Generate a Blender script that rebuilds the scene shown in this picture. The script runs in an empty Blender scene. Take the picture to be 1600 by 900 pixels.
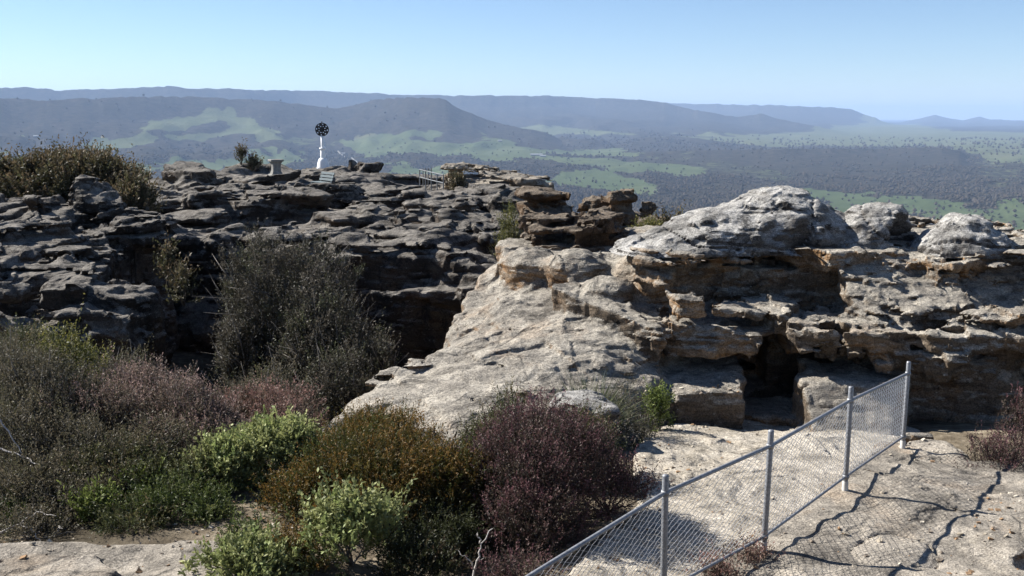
import bpy, math, random
import numpy as np

# ---------------------------------------------------------------- camera, sky, sun, exposure
SC = bpy.context.scene
COL = SC.collection
CAMZ = 4.5
FPX = 1570.0                                  # focal length in photo pixels (1600 wide)
PITCH = math.atan((450 - 180) / FPX)
cam_data = bpy.data.cameras.new("camera")
cam_data.sensor_width = 36.0
cam_data.lens = 36.0 * FPX / 1600.0
cam_data.clip_start = 0.1
cam_data.clip_end = 120000.0
cam = bpy.data.objects.new("camera", cam_data)
COL.objects.link(cam)
cam.location = (0, 0, CAMZ)
cam.rotation_euler = (math.pi / 2 - PITCH, 0, 0)
SC.camera = cam

SUN_DIR = np.array([-0.74, 0.36, 0.66]); SUN_DIR /= np.linalg.norm(SUN_DIR)
SUN_EL = math.asin(SUN_DIR[2])
SUN_AZ = math.atan2(SUN_DIR[0], SUN_DIR[1])   # clockwise from +Y
world = bpy.data.worlds.new("World")
SC.world = world
world.use_nodes = True
wn = world.node_tree.nodes; wl = world.node_tree.links
for n in list(wn): wn.remove(n)
w_out = wn.new("ShaderNodeOutputWorld"); w_bg = wn.new("ShaderNodeBackground")
w_sky = wn.new("ShaderNodeTexSky"); w_sky.sky_type = 'NISHITA'
w_sky.sun_disc = False
w_sky.sun_elevation = SUN_EL
w_sky.sun_rotation = SUN_AZ
w_sky.altitude = 2200.0
w_sky.air_density = 1.0
w_sky.dust_density = 0.1
w_sky.ozone_density = 1.5
w_bg.inputs['Strength'].default_value = 0.05
w_tint = wn.new("ShaderNodeMix"); w_tint.data_type = 'RGBA'; w_tint.blend_type = 'MULTIPLY'; w_tint.inputs[0].default_value = 1.0
w_tint.inputs[7].default_value = (0.91, 0.985, 1.09, 1.0)          # the camera's cool white balance
wl.new(w_sky.outputs[0], w_tint.inputs[6]); wl.new(w_tint.outputs[2], w_bg.inputs['Color']); wl.new(w_bg.outputs[0], w_out.inputs['Surface'])

sun_data = bpy.data.lights.new("sun", 'SUN')
sun_data.energy = 5.0
sun_data.angle = math.radians(0.5)
sun_data.color = (1.0, 0.955, 0.89)
sun = bpy.data.objects.new("sun", sun_data)
COL.objects.link(sun)
from mathutils import Vector
sun.rotation_euler = Vector(SUN_DIR.tolist()).to_track_quat('Z', 'Y').to_euler()

SC.view_settings.view_transform = 'Standard'
SC.view_settings.look = 'None'
SC.view_settings.gamma = 1.0
SC.view_settings.exposure = 1.3
SC.view_settings.use_curve_mapping = False
SC.cycles.volume_bounces = 0
SC.cycles.max_bounces = 6
SC.cycles.diffuse_bounces = 2
SC.cycles.transparent_max_bounces = 8
SC.cycles.use_denoising = True
HAZE_DENSITY = 0.00005
HAZE_COLOR = (0.48, 0.67, 1.0)

RES = 1.0                                     # voxel size factor (1 = final)

# ---------------------------------------------------------------- helpers
def tag(o, label=None, cat=None, group=None, kind=None):
    if label: o['label'] = label
    if cat: o['category'] = cat
    if group: o['group'] = group
    if kind: o['kind'] = kind
    return o

def link(o, parent=None):
    COL.objects.link(o)
    if parent is not None: o.parent = parent
    return o

def empty(name, loc=(0, 0, 0), rz=0.0):
    o = bpy.data.objects.new(name, None)
    o.location = loc; o.rotation_euler = (0, 0, rz)
    o.empty_display_size = 0.2
    COL.objects.link(o)
    return o

def np_mesh(name, V, Q, mat=None, parent=None, smooth=True, cols=None, loc=None, extra=None):
    """V (n,3), Q (m,3 or 4) -> linked mesh object"""
    V = np.ascontiguousarray(V, dtype=np.float32); Q = np.ascontiguousarray(Q, dtype=np.int32)
    k = Q.shape[1]
    me = bpy.data.meshes.new(name)
    me.vertices.add(len(V)); me.vertices.foreach_set("co", V.ravel())
    me.loops.add(Q.size); me.loops.foreach_set("vertex_index", Q.ravel())
    me.polygons.add(len(Q))
    me.polygons.foreach_set("loop_start", np.arange(0, Q.size, k, dtype=np.int32))
    me.polygons.foreach_set("loop_total", np.full(len(Q), k, dtype=np.int32))
    me.polygons.foreach_set("use_smooth", np.full(len(Q), smooth, dtype=bool))
    me.update(calc_edges=True)
    if cols is not None:
        a = me.attributes.new("tint", 'FLOAT_COLOR', 'POINT')
        c = np.ones((len(V), 4), dtype=np.float32); c[:, :3] = cols
        a.data.foreach_set("color", c.ravel())
    for nm, arr in (extra or {}).items():
        a = me.attributes.new(nm, 'FLOAT', 'POINT')
        a.data.foreach_set("value", np.ascontiguousarray(arr, dtype=np.float32))
    if mat is not None: me.materials.append(mat)
    o = bpy.data.objects.new(name, me)
    if loc is not None: o.location = loc
    return link(o, parent)

def W(u, v, y):
    """photo pixel (1600x900) -> world point on that sight line at world distance y"""
    c, s = math.cos(PITCH), math.sin(PITCH)
    ku, kv = (u - 800.0) / FPX, (450.0 - v) / FPX
    dy = c + s * kv; dz = -s + c * kv
    t = y / dy
    return np.array([ku * t, y, CAMZ + dz * t])

def WX(u, y, z=0.0):
    """x of photo column u at world distance y and height z"""
    zc = y * math.cos(PITCH) + (CAMZ - z) * math.sin(PITCH)
    return (u - 800.0) / FPX * zc

def pix(x, y, z):
    c, s = math.cos(PITCH), math.sin(PITCH)
    zc = y * c - (z - CAMZ) * s
    yc = y * s + (z - CAMZ) * c
    return 800 + FPX * x / zc, 450 - FPX * yc / zc

# ---------------------------------------------------------------- noise on grids
def _bs(x, n):
    i = np.floor(x).astype(int); t = x - i
    w = np.stack([(1 - t) ** 3, 3 * t ** 3 - 6 * t ** 2 + 4, -3 * t ** 3 + 3 * t ** 2 + 3 * t + 1, t ** 3], 1) / 6.0
    M = np.zeros((len(x), n), dtype=np.float32)
    for k in range(4):
        M[np.arange(len(x)), i + k] += w[:, k]
    return M

def gnoise(axes, scale, seed):
    """cubic b-spline value noise on the product grid of the 1-D axes; unit variance"""
    rs = np.random.RandomState(seed)
    if np.isscalar(scale): scale = (scale,) * len(axes)
    Ms = []; dims = []
    for a, s in zip(axes, scale):
        x = (a - a[0]) / s + rs.rand()
        n = int(np.floor(x.max())) + 5
        Ms.append(_bs(x, n)); dims.append(n)
    R = rs.uniform(-1, 1, dims).astype(np.float32)
    for ax, M in enumerate(Ms):
        R = np.moveaxis(np.tensordot(M, R, axes=(1, ax)), 0, ax)
    return R / (0.577 * 0.69 ** len(axes))

def fbm(axes, scale, seed, octs=3, gain=0.5, zs=1.0):
    out = None; a = 1.0; tot = 0
    for o in range(octs):
        sc = scale / 2.03 ** o
        s = (sc, sc, sc * zs) if len(axes) == 3 else (sc, sc)
        n = gnoise(axes, s, seed + 17 * o) * a
        out = n if out is None else out + n
        tot += a * a; a *= gain
    return out / math.sqrt(tot)

def smin(a, b, k):
    if k <= 0: return np.minimum(a, b)
    h = np.clip(0.5 + 0.5 * (b - a) / k, 0, 1)
    return b + (a - b) * h - k * h * (1 - h)

def smax(a, b, k): return -smin(-a, -b, k)

def poly_sdf(X, Y, P):
    P = np.asarray(P, dtype=np.float32); n = len(P)
    d = np.full(np.broadcast(X, Y).shape, 1e9, dtype=np.float32); s = np.ones(d.shape, dtype=bool)
    for i in range(n):
        ax, ay = P[i]; bx, by = P[i - 1]
        ex, ey = bx - ax, by - ay; wx, wy = X - ax, Y - ay
        t = np.clip((wx * ex + wy * ey) / (ex * ex + ey * ey + 1e-9), 0, 1)
        d = np.minimum(d, (wx - ex * t) ** 2 + (wy - ey * t) ** 2)
        c1 = Y >= ay; c2 = Y < by; c3 = ex * wy > ey * wx
        s ^= (c1 & c2 & c3) | (~c1 & ~c2 & ~c3)
    return np.where(s, 1, -1) * np.sqrt(d)

def rbf(pts, X, Y):
    """height through scattered control points (biharmonic + plane)"""
    P = np.asarray(pts, dtype=np.float64); n = len(P)
    D = np.hypot(P[:, None, 0] - P[None, :, 0], P[:, None, 1] - P[None, :, 1])
    A = np.zeros((n + 3, n + 3)); A[:n, :n] = -D + np.eye(n) * -0.02
    A[:n, n] = 1; A[:n, n + 1:] = P[:, :2]; A[n, :n] = 1; A[n + 1:, :n] = P[:, :2].T
    w = np.linalg.solve(A, np.r_[P[:, 2], 0, 0, 0])
    out = w[n] + w[n + 1] * X + w[n + 2] * Y
    for i in range(n):
        out = out - w[i] * np.hypot(X - P[i, 0], Y - P[i, 1])
    return out.astype(np.float32)

class Vol:
    """a block of rock as a signed distance grid, meshed with surface nets"""
    def __init__(s, lo, hi, h):
        h = h * RES
        s.h = h; s.lo = np.array(lo, dtype=np.float32)
        s.ax = [np.arange(lo[i], hi[i] + h, h, dtype=np.float32) for i in range(3)]
        s.F = np.full([len(a) for a in s.ax], 5.0, dtype=np.float32); s.wt = 1.0
    def win(s, lo, hi):
        sl = []; 
        for i in range(3):
            a = int(np.clip(np.floor((lo[i] - s.lo[i]) / s.h), 0, len(s.ax[i]) - 1))
            b = int(np.clip(np.ceil((hi[i] - s.lo[i]) / s.h) + 1, a + 1, len(s.ax[i])))
            sl.append(slice(a, b))
        A = [s.ax[i][sl[i]] for i in range(3)]
        return tuple(sl), A[0][:, None, None], A[1][None, :, None], A[2][None, None, :]
    def _put(s, sl, d, k, cut):
        if cut: s.F[sl] = smax(s.F[sl], -d, k)
        else: s.F[sl] = smin(s.F[sl], d, k)
    def slab(s, poly, z0, z1, r=0.1, k=0.15, cut=False, rough=0.0, rs=0.8, seed=1, tilt=(0, 0)):
        P = np.asarray(poly, dtype=np.float32); m = 1.2 + rough * 2
        sl, X, Y, Z = s.win((P[:, 0].min() - m, P[:, 1].min() - m, z0 - m - 1), (P[:, 0].max() + m, P[:, 1].max() + m, z1 + m + 1))
        d2 = poly_sdf(X[:, :, 0], Y[:, :, 0], P)
        if rough: d2 = d2 + rough * fbm([s.ax[0][sl[0]], s.ax[1][sl[1]]], rs, seed, 3, 0.55)
        d2 = (d2 + r)[:, :, None]
        c = P.mean(0)
        zz = Z - tilt[0] * (X - c[0]) - tilt[1] * (Y - c[1])
        dz = np.abs(zz - (z0 + z1) / 2) - (z1 - z0) / 2 + r
        d = np.minimum(np.maximum(d2, dz), 0) + np.hypot(np.maximum(d2, 0), np.maximum(dz, 0)) - r
        s._put(sl, d, k, cut)
    def ell(s, c, r, k=0.3, cut=False, rz=0.0, pw=2.0):
        m = max(r) * 0.6 + 0.6
        R = max(r[0], r[1])
        sl, X, Y, Z = s.win((c[0] - R - m, c[1] - R - m, c[2] - r[2] - m), (c[0] + R + m, c[1] + R + m, c[2] + r[2] + m))
        ca, sa = math.cos(rz), math.sin(rz)
        x = (X - c[0]) * ca + (Y - c[1]) * sa; y = -(X - c[0]) * sa + (Y - c[1]) * ca; z = Z - c[2]
        q = (np.abs(x / r[0]) ** pw + np.abs(y / r[1]) ** pw + np.abs(z / r[2]) ** pw) ** (1 / pw)
        g = np.sqrt((x / r[0] ** 2) ** 2 + (y / r[1] ** 2) ** 2 + (z / r[2] ** 2) ** 2) + 1e-4
        d = np.maximum((q - 1) * np.minimum(q / g, max(r)), -min(r))
        s._put(sl, d.astype(np.float32), k, cut)
    def box(s, c, half, r=0.08, k=0.1, cut=False, rz=0.0, tilt=(0, 0), taper=0.0):
        m = 0.8; R = math.hypot(half[0], half[1]) * (1 + abs(taper))
        sl, X, Y, Z = s.win((c[0] - R - m, c[1] - R - m, c[2] - half[2] - m), (c[0] + R + m, c[1] + R + m, c[2] + half[2] + m))
        ca, sa = math.cos(rz), math.sin(rz)
        x = (X - c[0]) * ca + (Y - c[1]) * sa; y = -(X - c[0]) * sa + (Y - c[1]) * ca
        z = Z - c[2] - tilt[0] * x - tilt[1] * y
        f = 1 + taper * np.clip(z / half[2], -1, 1)
        qx = np.abs(x) / f - half[0] + r; qy = np.abs(y) / f - half[1] + r; qz = np.abs(z) - half[2] + r
        d = np.minimum(np.maximum(np.maximum(qx, qy), qz), 0) + np.sqrt(np.maximum(qx, 0) ** 2 + np.maximum(qy, 0) ** 2 + np.maximum(qz, 0) ** 2) - r
        s._put(sl, d, k, cut)
    def field(s, H, poly=None, k=0.1, gmax=4.0, soft=None):
        """everything under the height grid H (and inside poly)"""
        gx, gy = np.gradient(H, s.h)
        g = np.minimum(np.hypot(gx, gy), gmax)
        d = (s.ax[2][None, None, :] - H[:, :, None]) / np.sqrt(1 + g * g)[:, :, None]
        if poly is not None:
            d2 = poly if isinstance(poly, np.ndarray) else poly_sdf(s.ax[0][:, None], s.ax[1][None, :], poly)
            d = smax(d, d2[:, :, None], soft or 0.15)
        s.F = smin(s.F, d.astype(np.float32), k)
    def strata(s, amp, seed, lo=0.08, hi=0.4, warp=0.12, tilt=(0, 0), scale=2.5, sharp=0.03):
        rs = np.random.RandomState(seed)
        z0, z1 = s.ax[2][0] - 2, s.ax[2][-1] + 2
        zs = []; vs = []; z = z0
        while z < z1:
            t = rs.uniform(lo, hi); v = rs.uniform(0, 1) ** 1.3
            zs += [z + sharp, z + t]; vs += [v, v]
            z += t
            if rs.rand() < 0.35:                      # thin parting between beds
                zs += [z + 0.02, z + 0.05]; vs += [1.3, 1.3]; z += 0.05
        zz = s.ax[2][None, None, :] + warp * fbm(s.ax, scale, seed + 5, 2, 0.5, 0.6)
        zz += tilt[0] * s.ax[0][:, None, None] + tilt[1] * s.ax[1][None, :, None]
        s.F += s.wt * (amp * np.interp(zz, zs, vs).astype(np.float32))
    def rough(s, amp, scale, seed, octs=3, gain=0.5, zs=0.7):
        s.F += amp * fbm(s.ax, scale, seed, octs, gain, zs)
    def cracks(s, depth, scale, seed, width=0.09, zs=3.0):
        n = gnoise(s.ax, (scale, scale, scale * zs), seed)
        s.F += s.wt * (depth * np.exp(-(n / width) ** 2))
    def pits(s, depth, scale, seed, th=1.0, zs=0.6):
        n = gnoise(s.ax, (scale, scale, scale * zs), seed)
        s.F += depth * np.clip(n - th, 0, 1)
    def blocks(s, amp, sx, sy, seed, lo=0.12, hi=0.45, warp=0.25, rz=0.4, ws=1.5, tilt=1.1):
        rs = np.random.RandomState(seed); c, q = math.cos(rz), math.sin(rz)
        X, Y, Z = s.ax[0][:, None, None], s.ax[1][None, :, None], s.ax[2][None, None, :]
        w1 = gnoise(s.ax, ws, seed + 1) * warp; w2 = gnoise(s.ax, ws * 0.6, seed + 2) * warp * 0.6
        edges = np.cumsum(rs.uniform(lo, hi, 200)) + s.ax[2][0] - 3
        k = np.searchsorted(edges, Z + w2 * 0.35).astype(np.int32)
        off = rs.uniform(0, 1, 256)[k & 255].astype(np.float32)
        i = np.floor((X * c + Y * q + w1) / sx + off * 3.1).astype(np.int32); j = np.floor((-X * q + Y * c + w2) / sy + off * 5.7).astype(np.int32)
        a = (X * c + Y * q + w1) / sx + off * 3.1; b = (-X * q + Y * c + w2) / sy + off * 5.7
        T = (rs.uniform(0, 1, 4096) ** 1.5).astype(np.float32)
        h = (i * 73 + j * 151 + k * 37) & 4095
        D = T[h]
        T1 = rs.uniform(-1, 1, 4096).astype(np.float32)
        D = D + tilt * (T1[h] * (a - i - 0.5)); D += tilt * (T1[(h + 1777) & 4095] * (b - j - 0.5))
        s.F += s.wt * amp * D
    def sandstone(s, k, a, seed, rz=0.4, fine=True):
        """jointed, broken bedding at three sizes; k size factor, a depth factor"""
        s.blocks(0.26 * a, 1.5 * k, 1.15 * k, seed, 0.2 * k, 0.6 * k, 0.35 * k, rz, 2.0 * k)
        s.strata(0.10 * a, seed + 40, 0.08 * k, 0.32 * k, 0.14 * k, (0.015, 0.0), 3.0 * k)
        s.blocks(0.15 * a, 0.62 * k, 0.5 * k, seed + 10, 0.09 * k, 0.28 * k, 0.2 * k, rz - 0.5, 1.0 * k)
        if fine: s.blocks(0.07 * a, 0.27 * k, 0.22 * k, seed + 20, 0.05 * k, 0.13 * k, 0.1 * k, rz + 0.9, 0.5 * k)
        s.rough(0.035 * a, 1.1 * k, seed + 30, 4, 0.6)
        s.cracks(0.16 * a, 1.7 * k, seed + 35, 0.035)
    def ridged(s, amp, scale, seed, zs=0.7, octs=2):
        a = amp
        for o in range(octs):
            sc = scale / 2.1 ** o
            s.F += s.wt * a * (np.abs(gnoise(s.ax, (sc, sc, sc * zs), seed + 31 * o)) - 0.7); a *= 0.55
    def mesh(s, name, mat, parent=None, smooth=False):
        V, Q = s.raw()
        return np_mesh(name, V, Q, mat, parent, smooth)
    def raw(s):
        F = s.F; I = F < 0
        sh = tuple(n - 1 for n in F.shape)
        cnt = np.zeros(sh, dtype=np.int8)
        cs = [(a, b, c) for a in (0, 1) for b in (0, 1) for c in (0, 1)]
        for a, b, c in cs: cnt += I[a:a + sh[0], b:b + sh[1], c:c + sh[2]]
        act = (cnt > 0) & (cnt < 8)
        ci, cj, ck = np.nonzero(act)
        vid = np.full(sh, -1, dtype=np.int32); vid[ci, cj, ck] = np.arange(len(ci), dtype=np.int32)
        acc = np.zeros((len(ci), 3), dtype=np.float32); num = np.zeros(len(ci), dtype=np.float32)
        for ax in range(3):
            for p in (0, 1):
                for q in (0, 1):
                    o = [0, 0, 0]; o[(ax + 1) % 3] = p; o[(ax + 2) % 3] = q
                    e = list(o); e[ax] = 1
                    f0 = F[ci + o[0], cj + o[1], ck + o[2]]; f1 = F[ci + e[0], cj + e[1], ck + e[2]]
                    x = (f0 < 0) != (f1 < 0)
                    t = np.where(x, f0 / np.where(x, f0 - f1, 1), 0)
                    P = np.tile(np.array(o, dtype=np.float32), (len(ci), 1)); P[:, ax] = t
                    acc += P * x[:, None]; num += x
        V = (acc / num[:, None] + np.stack([ci, cj, ck], 1)) * s.h + s.lo
        Q = []
        for ax in range(3):
            b, c = (ax + 1) % 3, (ax + 2) % 3
            s0 = [slice(None)] * 3; s1 = [slice(None)] * 3
            s0[ax] = slice(0, -1); s1[ax] = slice(1, None)
            for q in (b, c): s0[q] = slice(1, -1); s1[q] = slice(1, -1)
            A = I[tuple(s0)]; B = I[tuple(s1)]
            idx = list(np.nonzero(A != B)); ins = A[A != B]
            idx[b] = idx[b] + 1; idx[c] = idx[c] + 1
            def vv(db, dc):
                t = [idx[0], idx[1], idx[2]]; t[b] = t[b] + db; t[c] = t[c] + dc
                return vid[tuple(t)]
            q = np.stack([vv(-1, -1), vv(0, -1), vv(0, 0), vv(-1, 0)], 1)
            q = np.where(ins[:, None], q, q[:, ::-1])
            Q.append(q)
        s.F = None
        Q = np.concatenate(Q)
        lab = np.arange(len(V)); a = Q.ravel(); b = np.roll(Q, -1, 1).ravel()      # drop loose crumbs
        for _ in range(60):
            m = np.minimum(lab[a], lab[b]); old = lab.copy()
            np.minimum.at(lab, a, m); np.minimum.at(lab, b, m); lab = lab[lab[lab]]
            if (lab == old).all(): break
        cnt = np.bincount(lab, minlength=len(V)); ok = cnt[lab] >= 0.05 * cnt.max()
        new = np.cumsum(ok) - 1; Q = new[Q[ok[Q[:, 0]]]]; V = V[ok]
        return V, Q

def grid_mesh(name, X, Y, Z, mat, parent=None, extra=None, cols=None):
    nx, ny = Z.shape
    V = np.stack([np.broadcast_to(X, Z.shape), np.broadcast_to(Y, Z.shape), Z], -1).reshape(-1, 3)
    i = np.arange(nx * ny).reshape(nx, ny)
    Q = np.stack([i[:-1, :-1], i[1:, :-1], i[1:, 1:], i[:-1, 1:]], -1).reshape(-1, 4)
    return np_mesh(name, V, Q, mat, parent, True, cols, None, extra)

# ---------------------------------------------------------------- material helpers
class NT:
    def __init__(s, name):
        s.m = bpy.data.materials.new(name); s.m.use_nodes = True
        s.n = s.m.node_tree.nodes; s.l = s.m.node_tree.links
        s.b = s.n['Principled BSDF']; s.out = s.n['Material Output']
        s.tc = s.n.new('ShaderNodeNewGeometry')
    def put(s, sock, v):
        if v is None: return
        if isinstance(v, bpy.types.NodeSocket): s.l.new(v, sock)
        elif isinstance(v, (tuple, list)) and len(v) == 3 and len(getattr(sock, 'default_value', [0] * 3)) == 4: sock.default_value = (*v, 1)
        else: sock.default_value = v
    def pos(s, scale=(1, 1, 1)):
        n = s.n.new('ShaderNodeVectorMath'); n.operation = 'MULTIPLY'
        s.l.new(s.tc.outputs['Position'], n.inputs[0]); n.inputs[1].default_value = scale
        return n.outputs[0]
    def noise(s, scale, detail=4, rough=0.55, vec=None, dist=0.0):
        n = s.n.new('ShaderNodeTexNoise'); n.inputs['Scale'].default_value = scale
        n.inputs['Detail'].default_value = detail; n.inputs['Roughness'].default_value = rough
        n.inputs['Distortion'].default_value = dist
        s.l.new(vec if vec is not None else s.pos(), n.inputs['Vector'])
        return n.outputs['Fac']
    def voro(s, scale, vec=None, feature='F1', out='Distance'):
        n = s.n.new('ShaderNodeTexVoronoi'); n.feature = feature; n.inputs['Scale'].default_value = scale
        s.l.new(vec if vec is not None else s.pos(), n.inputs['Vector'])
        return n.outputs[out]
    def ramp(s, fac, stops, interp='LINEAR'):
        n = s.n.new('ShaderNodeValToRGB'); e = n.color_ramp.elements; n.color_ramp.interpolation = interp
        while len(e) > 1: e.remove(e[-1])
        for i, (p, c) in enumerate(stops):
            x = e[0] if i == 0 else e.new(p)
            x.position = p; c = c if isinstance(c, (tuple, list)) else (c, c, c); x.color = (*c[:3], 1)
        s.put(n.inputs[0], fac)
        return n.outputs[0]
    def map(s, v, a, b, c=0.0, d=1.0):
        n = s.n.new('ShaderNodeMapRange'); s.put(n.inputs[0], v)
        for i, x in enumerate((a, b, c, d)): n.inputs[i + 1].default_value = x
        return n.outputs[0]
    def math(s, op, a, b=0.0):
        n = s.n.new('ShaderNodeMath'); n.operation = op; s.put(n.inputs[0], a); s.put(n.inputs[1], b)
        return n.outputs[0]
    def mix(s, f, a, b, blend='MIX'):
        n = s.n.new('ShaderNodeMix'); n.data_type = 'RGBA'; n.blend_type = blend
        s.put(n.inputs[0], f); s.put(n.inputs[6], a); s.put(n.inputs[7], b)
        return n.outputs[2]
    def nz(s):
        n = s.n.new('ShaderNodeSeparateXYZ'); s.l.new(s.tc.outputs['Normal'], n.inputs[0]); return n.outputs[2]
    def attr(s, name, out='Color'):
        n = s.n.new('ShaderNodeAttribute'); n.attribute_name = name; return n.outputs[out]
    def bump(s, h, strength=0.5, dist=0.05, prev=None):
        n = s.n.new('ShaderNodeBump'); n.inputs['Strength'].default_value = strength; n.inputs['Distance'].default_value = dist
        s.put(n.inputs['Height'], h)
        if prev is not None: s.l.new(prev, n.inputs['Normal'])
        return n.outputs[0]
    def done(s, color, rough=0.9, normal=None, spec=0.2, metal=0.0):
        s.put(s.b.inputs['Base Color'], color); s.put(s.b.inputs['Roughness'], rough)
        s.b.inputs['Specular IOR Level'].default_value = spec; s.b.inputs['Metallic'].default_value = metal
        if normal is not None: s.l.new(normal, s.b.inputs['Normal'])
        return s.m

def flat_mat(name, col, rough=0.7, spec=0.3, metal=0.0, var=0.15, scale=8.0):
    t = NT(name)
    c = t.mix(t.map(t.noise(scale, 4), 0.3, 0.7), tuple(x * (1 - var) for x in col), tuple(min(1, x * (1 + var)) for x in col))
    return t.done(c, rough, None, spec, metal)

def rock_mat(name, grey, pale, dark, face, warm, red, lichen=0.5, warmth=0.5, paleness=0.5, bump=1.0, fine=1.0, cracks=0.6):
    """sandstone: bleached, lichened upper faces; steep faces coloured darker to deepen their shade, with patches of fresh banded stone"""
    t = NT(name)
    P = t.pos()
    wv = t.n.new('ShaderNodeVectorMath'); wv.operation = 'ADD'
    nz3 = t.n.new('ShaderNodeTexNoise'); nz3.inputs['Scale'].default_value = 1.1; nz3.inputs['Detail'].default_value = 3
    t.l.new(P, nz3.inputs['Vector']); sc = t.n.new('ShaderNodeVectorMath'); sc.operation = 'SCALE'; sc.inputs['Scale'].default_value = 0.55
    t.l.new(nz3.outputs['Color'], sc.inputs[0]); t.l.new(P, wv.inputs[0]); t.l.new(sc.outputs[0], wv.inputs[1])
    Wp = wv.outputs[0]
    def scaled(v, k):
        m = t.n.new('ShaderNodeVectorMath'); m.operation = 'MULTIPLY'; t.l.new(v, m.inputs[0]); m.inputs[1].default_value = k; return m.outputs[0]
    beds = t.noise(1.0, 6, 0.62, scaled(Wp, (0.7, 0.7, 7.0)))
    lam = t.noise(1.0, 5, 0.65, scaled(Wp, (1.6, 1.6, 26.0)))
    n_big = t.noise(0.5, 5, 0.62, P, 0.4)
    n_mid = t.noise(2.0, 7, 0.68, P, 0.4)
    n_fine = t.noise(11.0 * fine, 7, 0.72, P)
    n_gran = t.noise(38.0 * fine, 4, 0.7, P)
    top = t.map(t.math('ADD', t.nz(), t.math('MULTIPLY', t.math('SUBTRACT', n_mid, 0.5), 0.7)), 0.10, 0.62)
    # steep faces: shade contrast put into the colour, mixed with fresh banded stone
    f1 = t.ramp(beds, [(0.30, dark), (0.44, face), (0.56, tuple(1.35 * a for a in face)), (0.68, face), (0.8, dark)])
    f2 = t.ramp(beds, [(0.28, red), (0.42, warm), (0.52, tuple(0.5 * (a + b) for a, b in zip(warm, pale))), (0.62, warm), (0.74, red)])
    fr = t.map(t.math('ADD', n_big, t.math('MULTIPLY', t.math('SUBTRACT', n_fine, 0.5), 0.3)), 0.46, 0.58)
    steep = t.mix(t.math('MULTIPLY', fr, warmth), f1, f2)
    # upper faces
    skin = t.ramp(n_mid, [(0.28, tuple(0.45 * a for a in grey)), (0.43, grey), (0.56, tuple(0.6 * a + 0.4 * b for a, b in zip(grey, pale))), (0.70, pale)])
    skin = t.mix(t.map(t.noise(0.8, 6, 0.65, P, 0.5), 0.50, 0.64, 0, paleness), skin, pale)
    skin = t.mix(t.map(t.noise(0.9, 5, 0.6, Wp), 0.54, 0.68, 0, 0.5 * warmth), skin, tuple(0.6 * a + 0.4 * b for a, b in zip(warm, pale)))
    skin = t.mix(t.map(lam, 0.56, 0.70, 0, 0.5), skin, tuple(0.5 * a for a in grey))
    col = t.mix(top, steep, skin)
    # lichen crust: dark blotches, small pale rosettes, grain
    lf = t.map(t.math('ADD', t.noise(1.5, 8, 0.72, P, 0.7), t.math('MULTIPLY', t.math('SUBTRACT', n_fine, 0.5), 0.5)), 0.54, 0.62)
    col = t.mix(t.math('MULTIPLY', lf, lichen), col, dark)
    ro = t.map(t.math('ADD', n_fine, t.math('MULTIPLY', t.math('SUBTRACT', n_mid, 0.5), 0.4)), 0.57, 0.64)
    col = t.mix(t.math('MULTIPLY', t.math('MULTIPLY', ro, top), 0.6), col, tuple(min(0.8, 1.25 * a) for a in pale))
    col = t.mix(t.math('MULTIPLY', t.map(t.noise(17 * fine, 5, 0.7, P), 0.56, 0.66), 0.6), col, dark)
    gr = t.ramp(n_gran, [(0.34, 0.50), (0.5, 1.0), (0.66, 1.5)])
    col = t.mix(1.0, col, gr, 'MULTIPLY')
    # open joints
    ed = t.voro(0.75, Wp, 'DISTANCE_TO_EDGE')
    ck = t.map(ed, 0.006, 0.022, 1.0, 0.0)
    ck = t.math('MULTIPLY', ck, t.map(t.noise(0.7, 3, 0.5, P), 0.50, 0.60))
    col = t.mix(t.math('MULTIPLY', ck, cracks), col, tuple(0.5 * a for a in dark))
    h = t.math('ADD', t.math('MULTIPLY', beds, 0.55), t.math('MULTIPLY', lam, 0.40))
    h = t.math('SUBTRACT', h, t.math('MULTIPLY', ck, 0.25))
    def facets(scale, stretch):
        v_ = t.n.new('ShaderNodeTexVoronoi'); v_.inputs['Scale'].default_value = scale; vec = scaled(Wp, stretch); t.l.new(vec, v_.inputs['Vector'])
        sub = t.n.new('ShaderNodeVectorMath'); sub.operation = 'SUBTRACT'; t.l.new(vec, sub.inputs[0]); t.l.new(v_.outputs['Position'], sub.inputs[1])
        sb = t.n.new('ShaderNodeVectorMath'); sb.operation = 'SUBTRACT'; t.l.new(v_.outputs['Color'], sb.inputs[0]); sb.inputs[1].default_value = (0.5, 0.5, 0.5)
        dt = t.n.new('ShaderNodeVectorMath'); dt.operation = 'DOT_PRODUCT'; t.l.new(sub.outputs[0], dt.inputs[0]); t.l.new(sb.outputs[0], dt.inputs[1])
        return dt.outputs['Value']
    h = t.math('ADD', h, t.math('MULTIPLY', facets(2.6, (1, 1, 2.2)), 1.0)); h = t.math('ADD', h, t.math('MULTIPLY', facets(8.0, (1, 1, 1.8)), 0.9))
    b1 = t.bump(h, 0.85 * bump, 0.14)
    b2 = t.bump(t.math('ADD', n_fine, t.math('MULTIPLY', n_gran, 0.35)), 0.85 * bump, 0.05, b1)
    return t.done(col, 0.94, b2, 0.1)
# ---------------------------------------------------------------- valley, ridges, haze
def el(v):
    return math.atan((450.0 - v) / FPX) - PITCH      # elevation above the horizontal on the picture's centre line

def az_of(u, v=230.0):
    p = W(u, v, 1.0); return math.atan2(p[0], p[1])
def tan_el(u, v):
    p = W(u, v, 1.0); return (p[2] - CAMZ) / math.hypot(p[0], p[1])

def floor_z(r):
    return np.interp(np.log(np.maximum(r, 1)), np.log([50, 120, 350, 900, 1500, 3000, 6000, 9000, 14000, 60000]),
                     [-8, -60, -190, -252, -256, -250, -225, -195, -175, -190])

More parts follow.
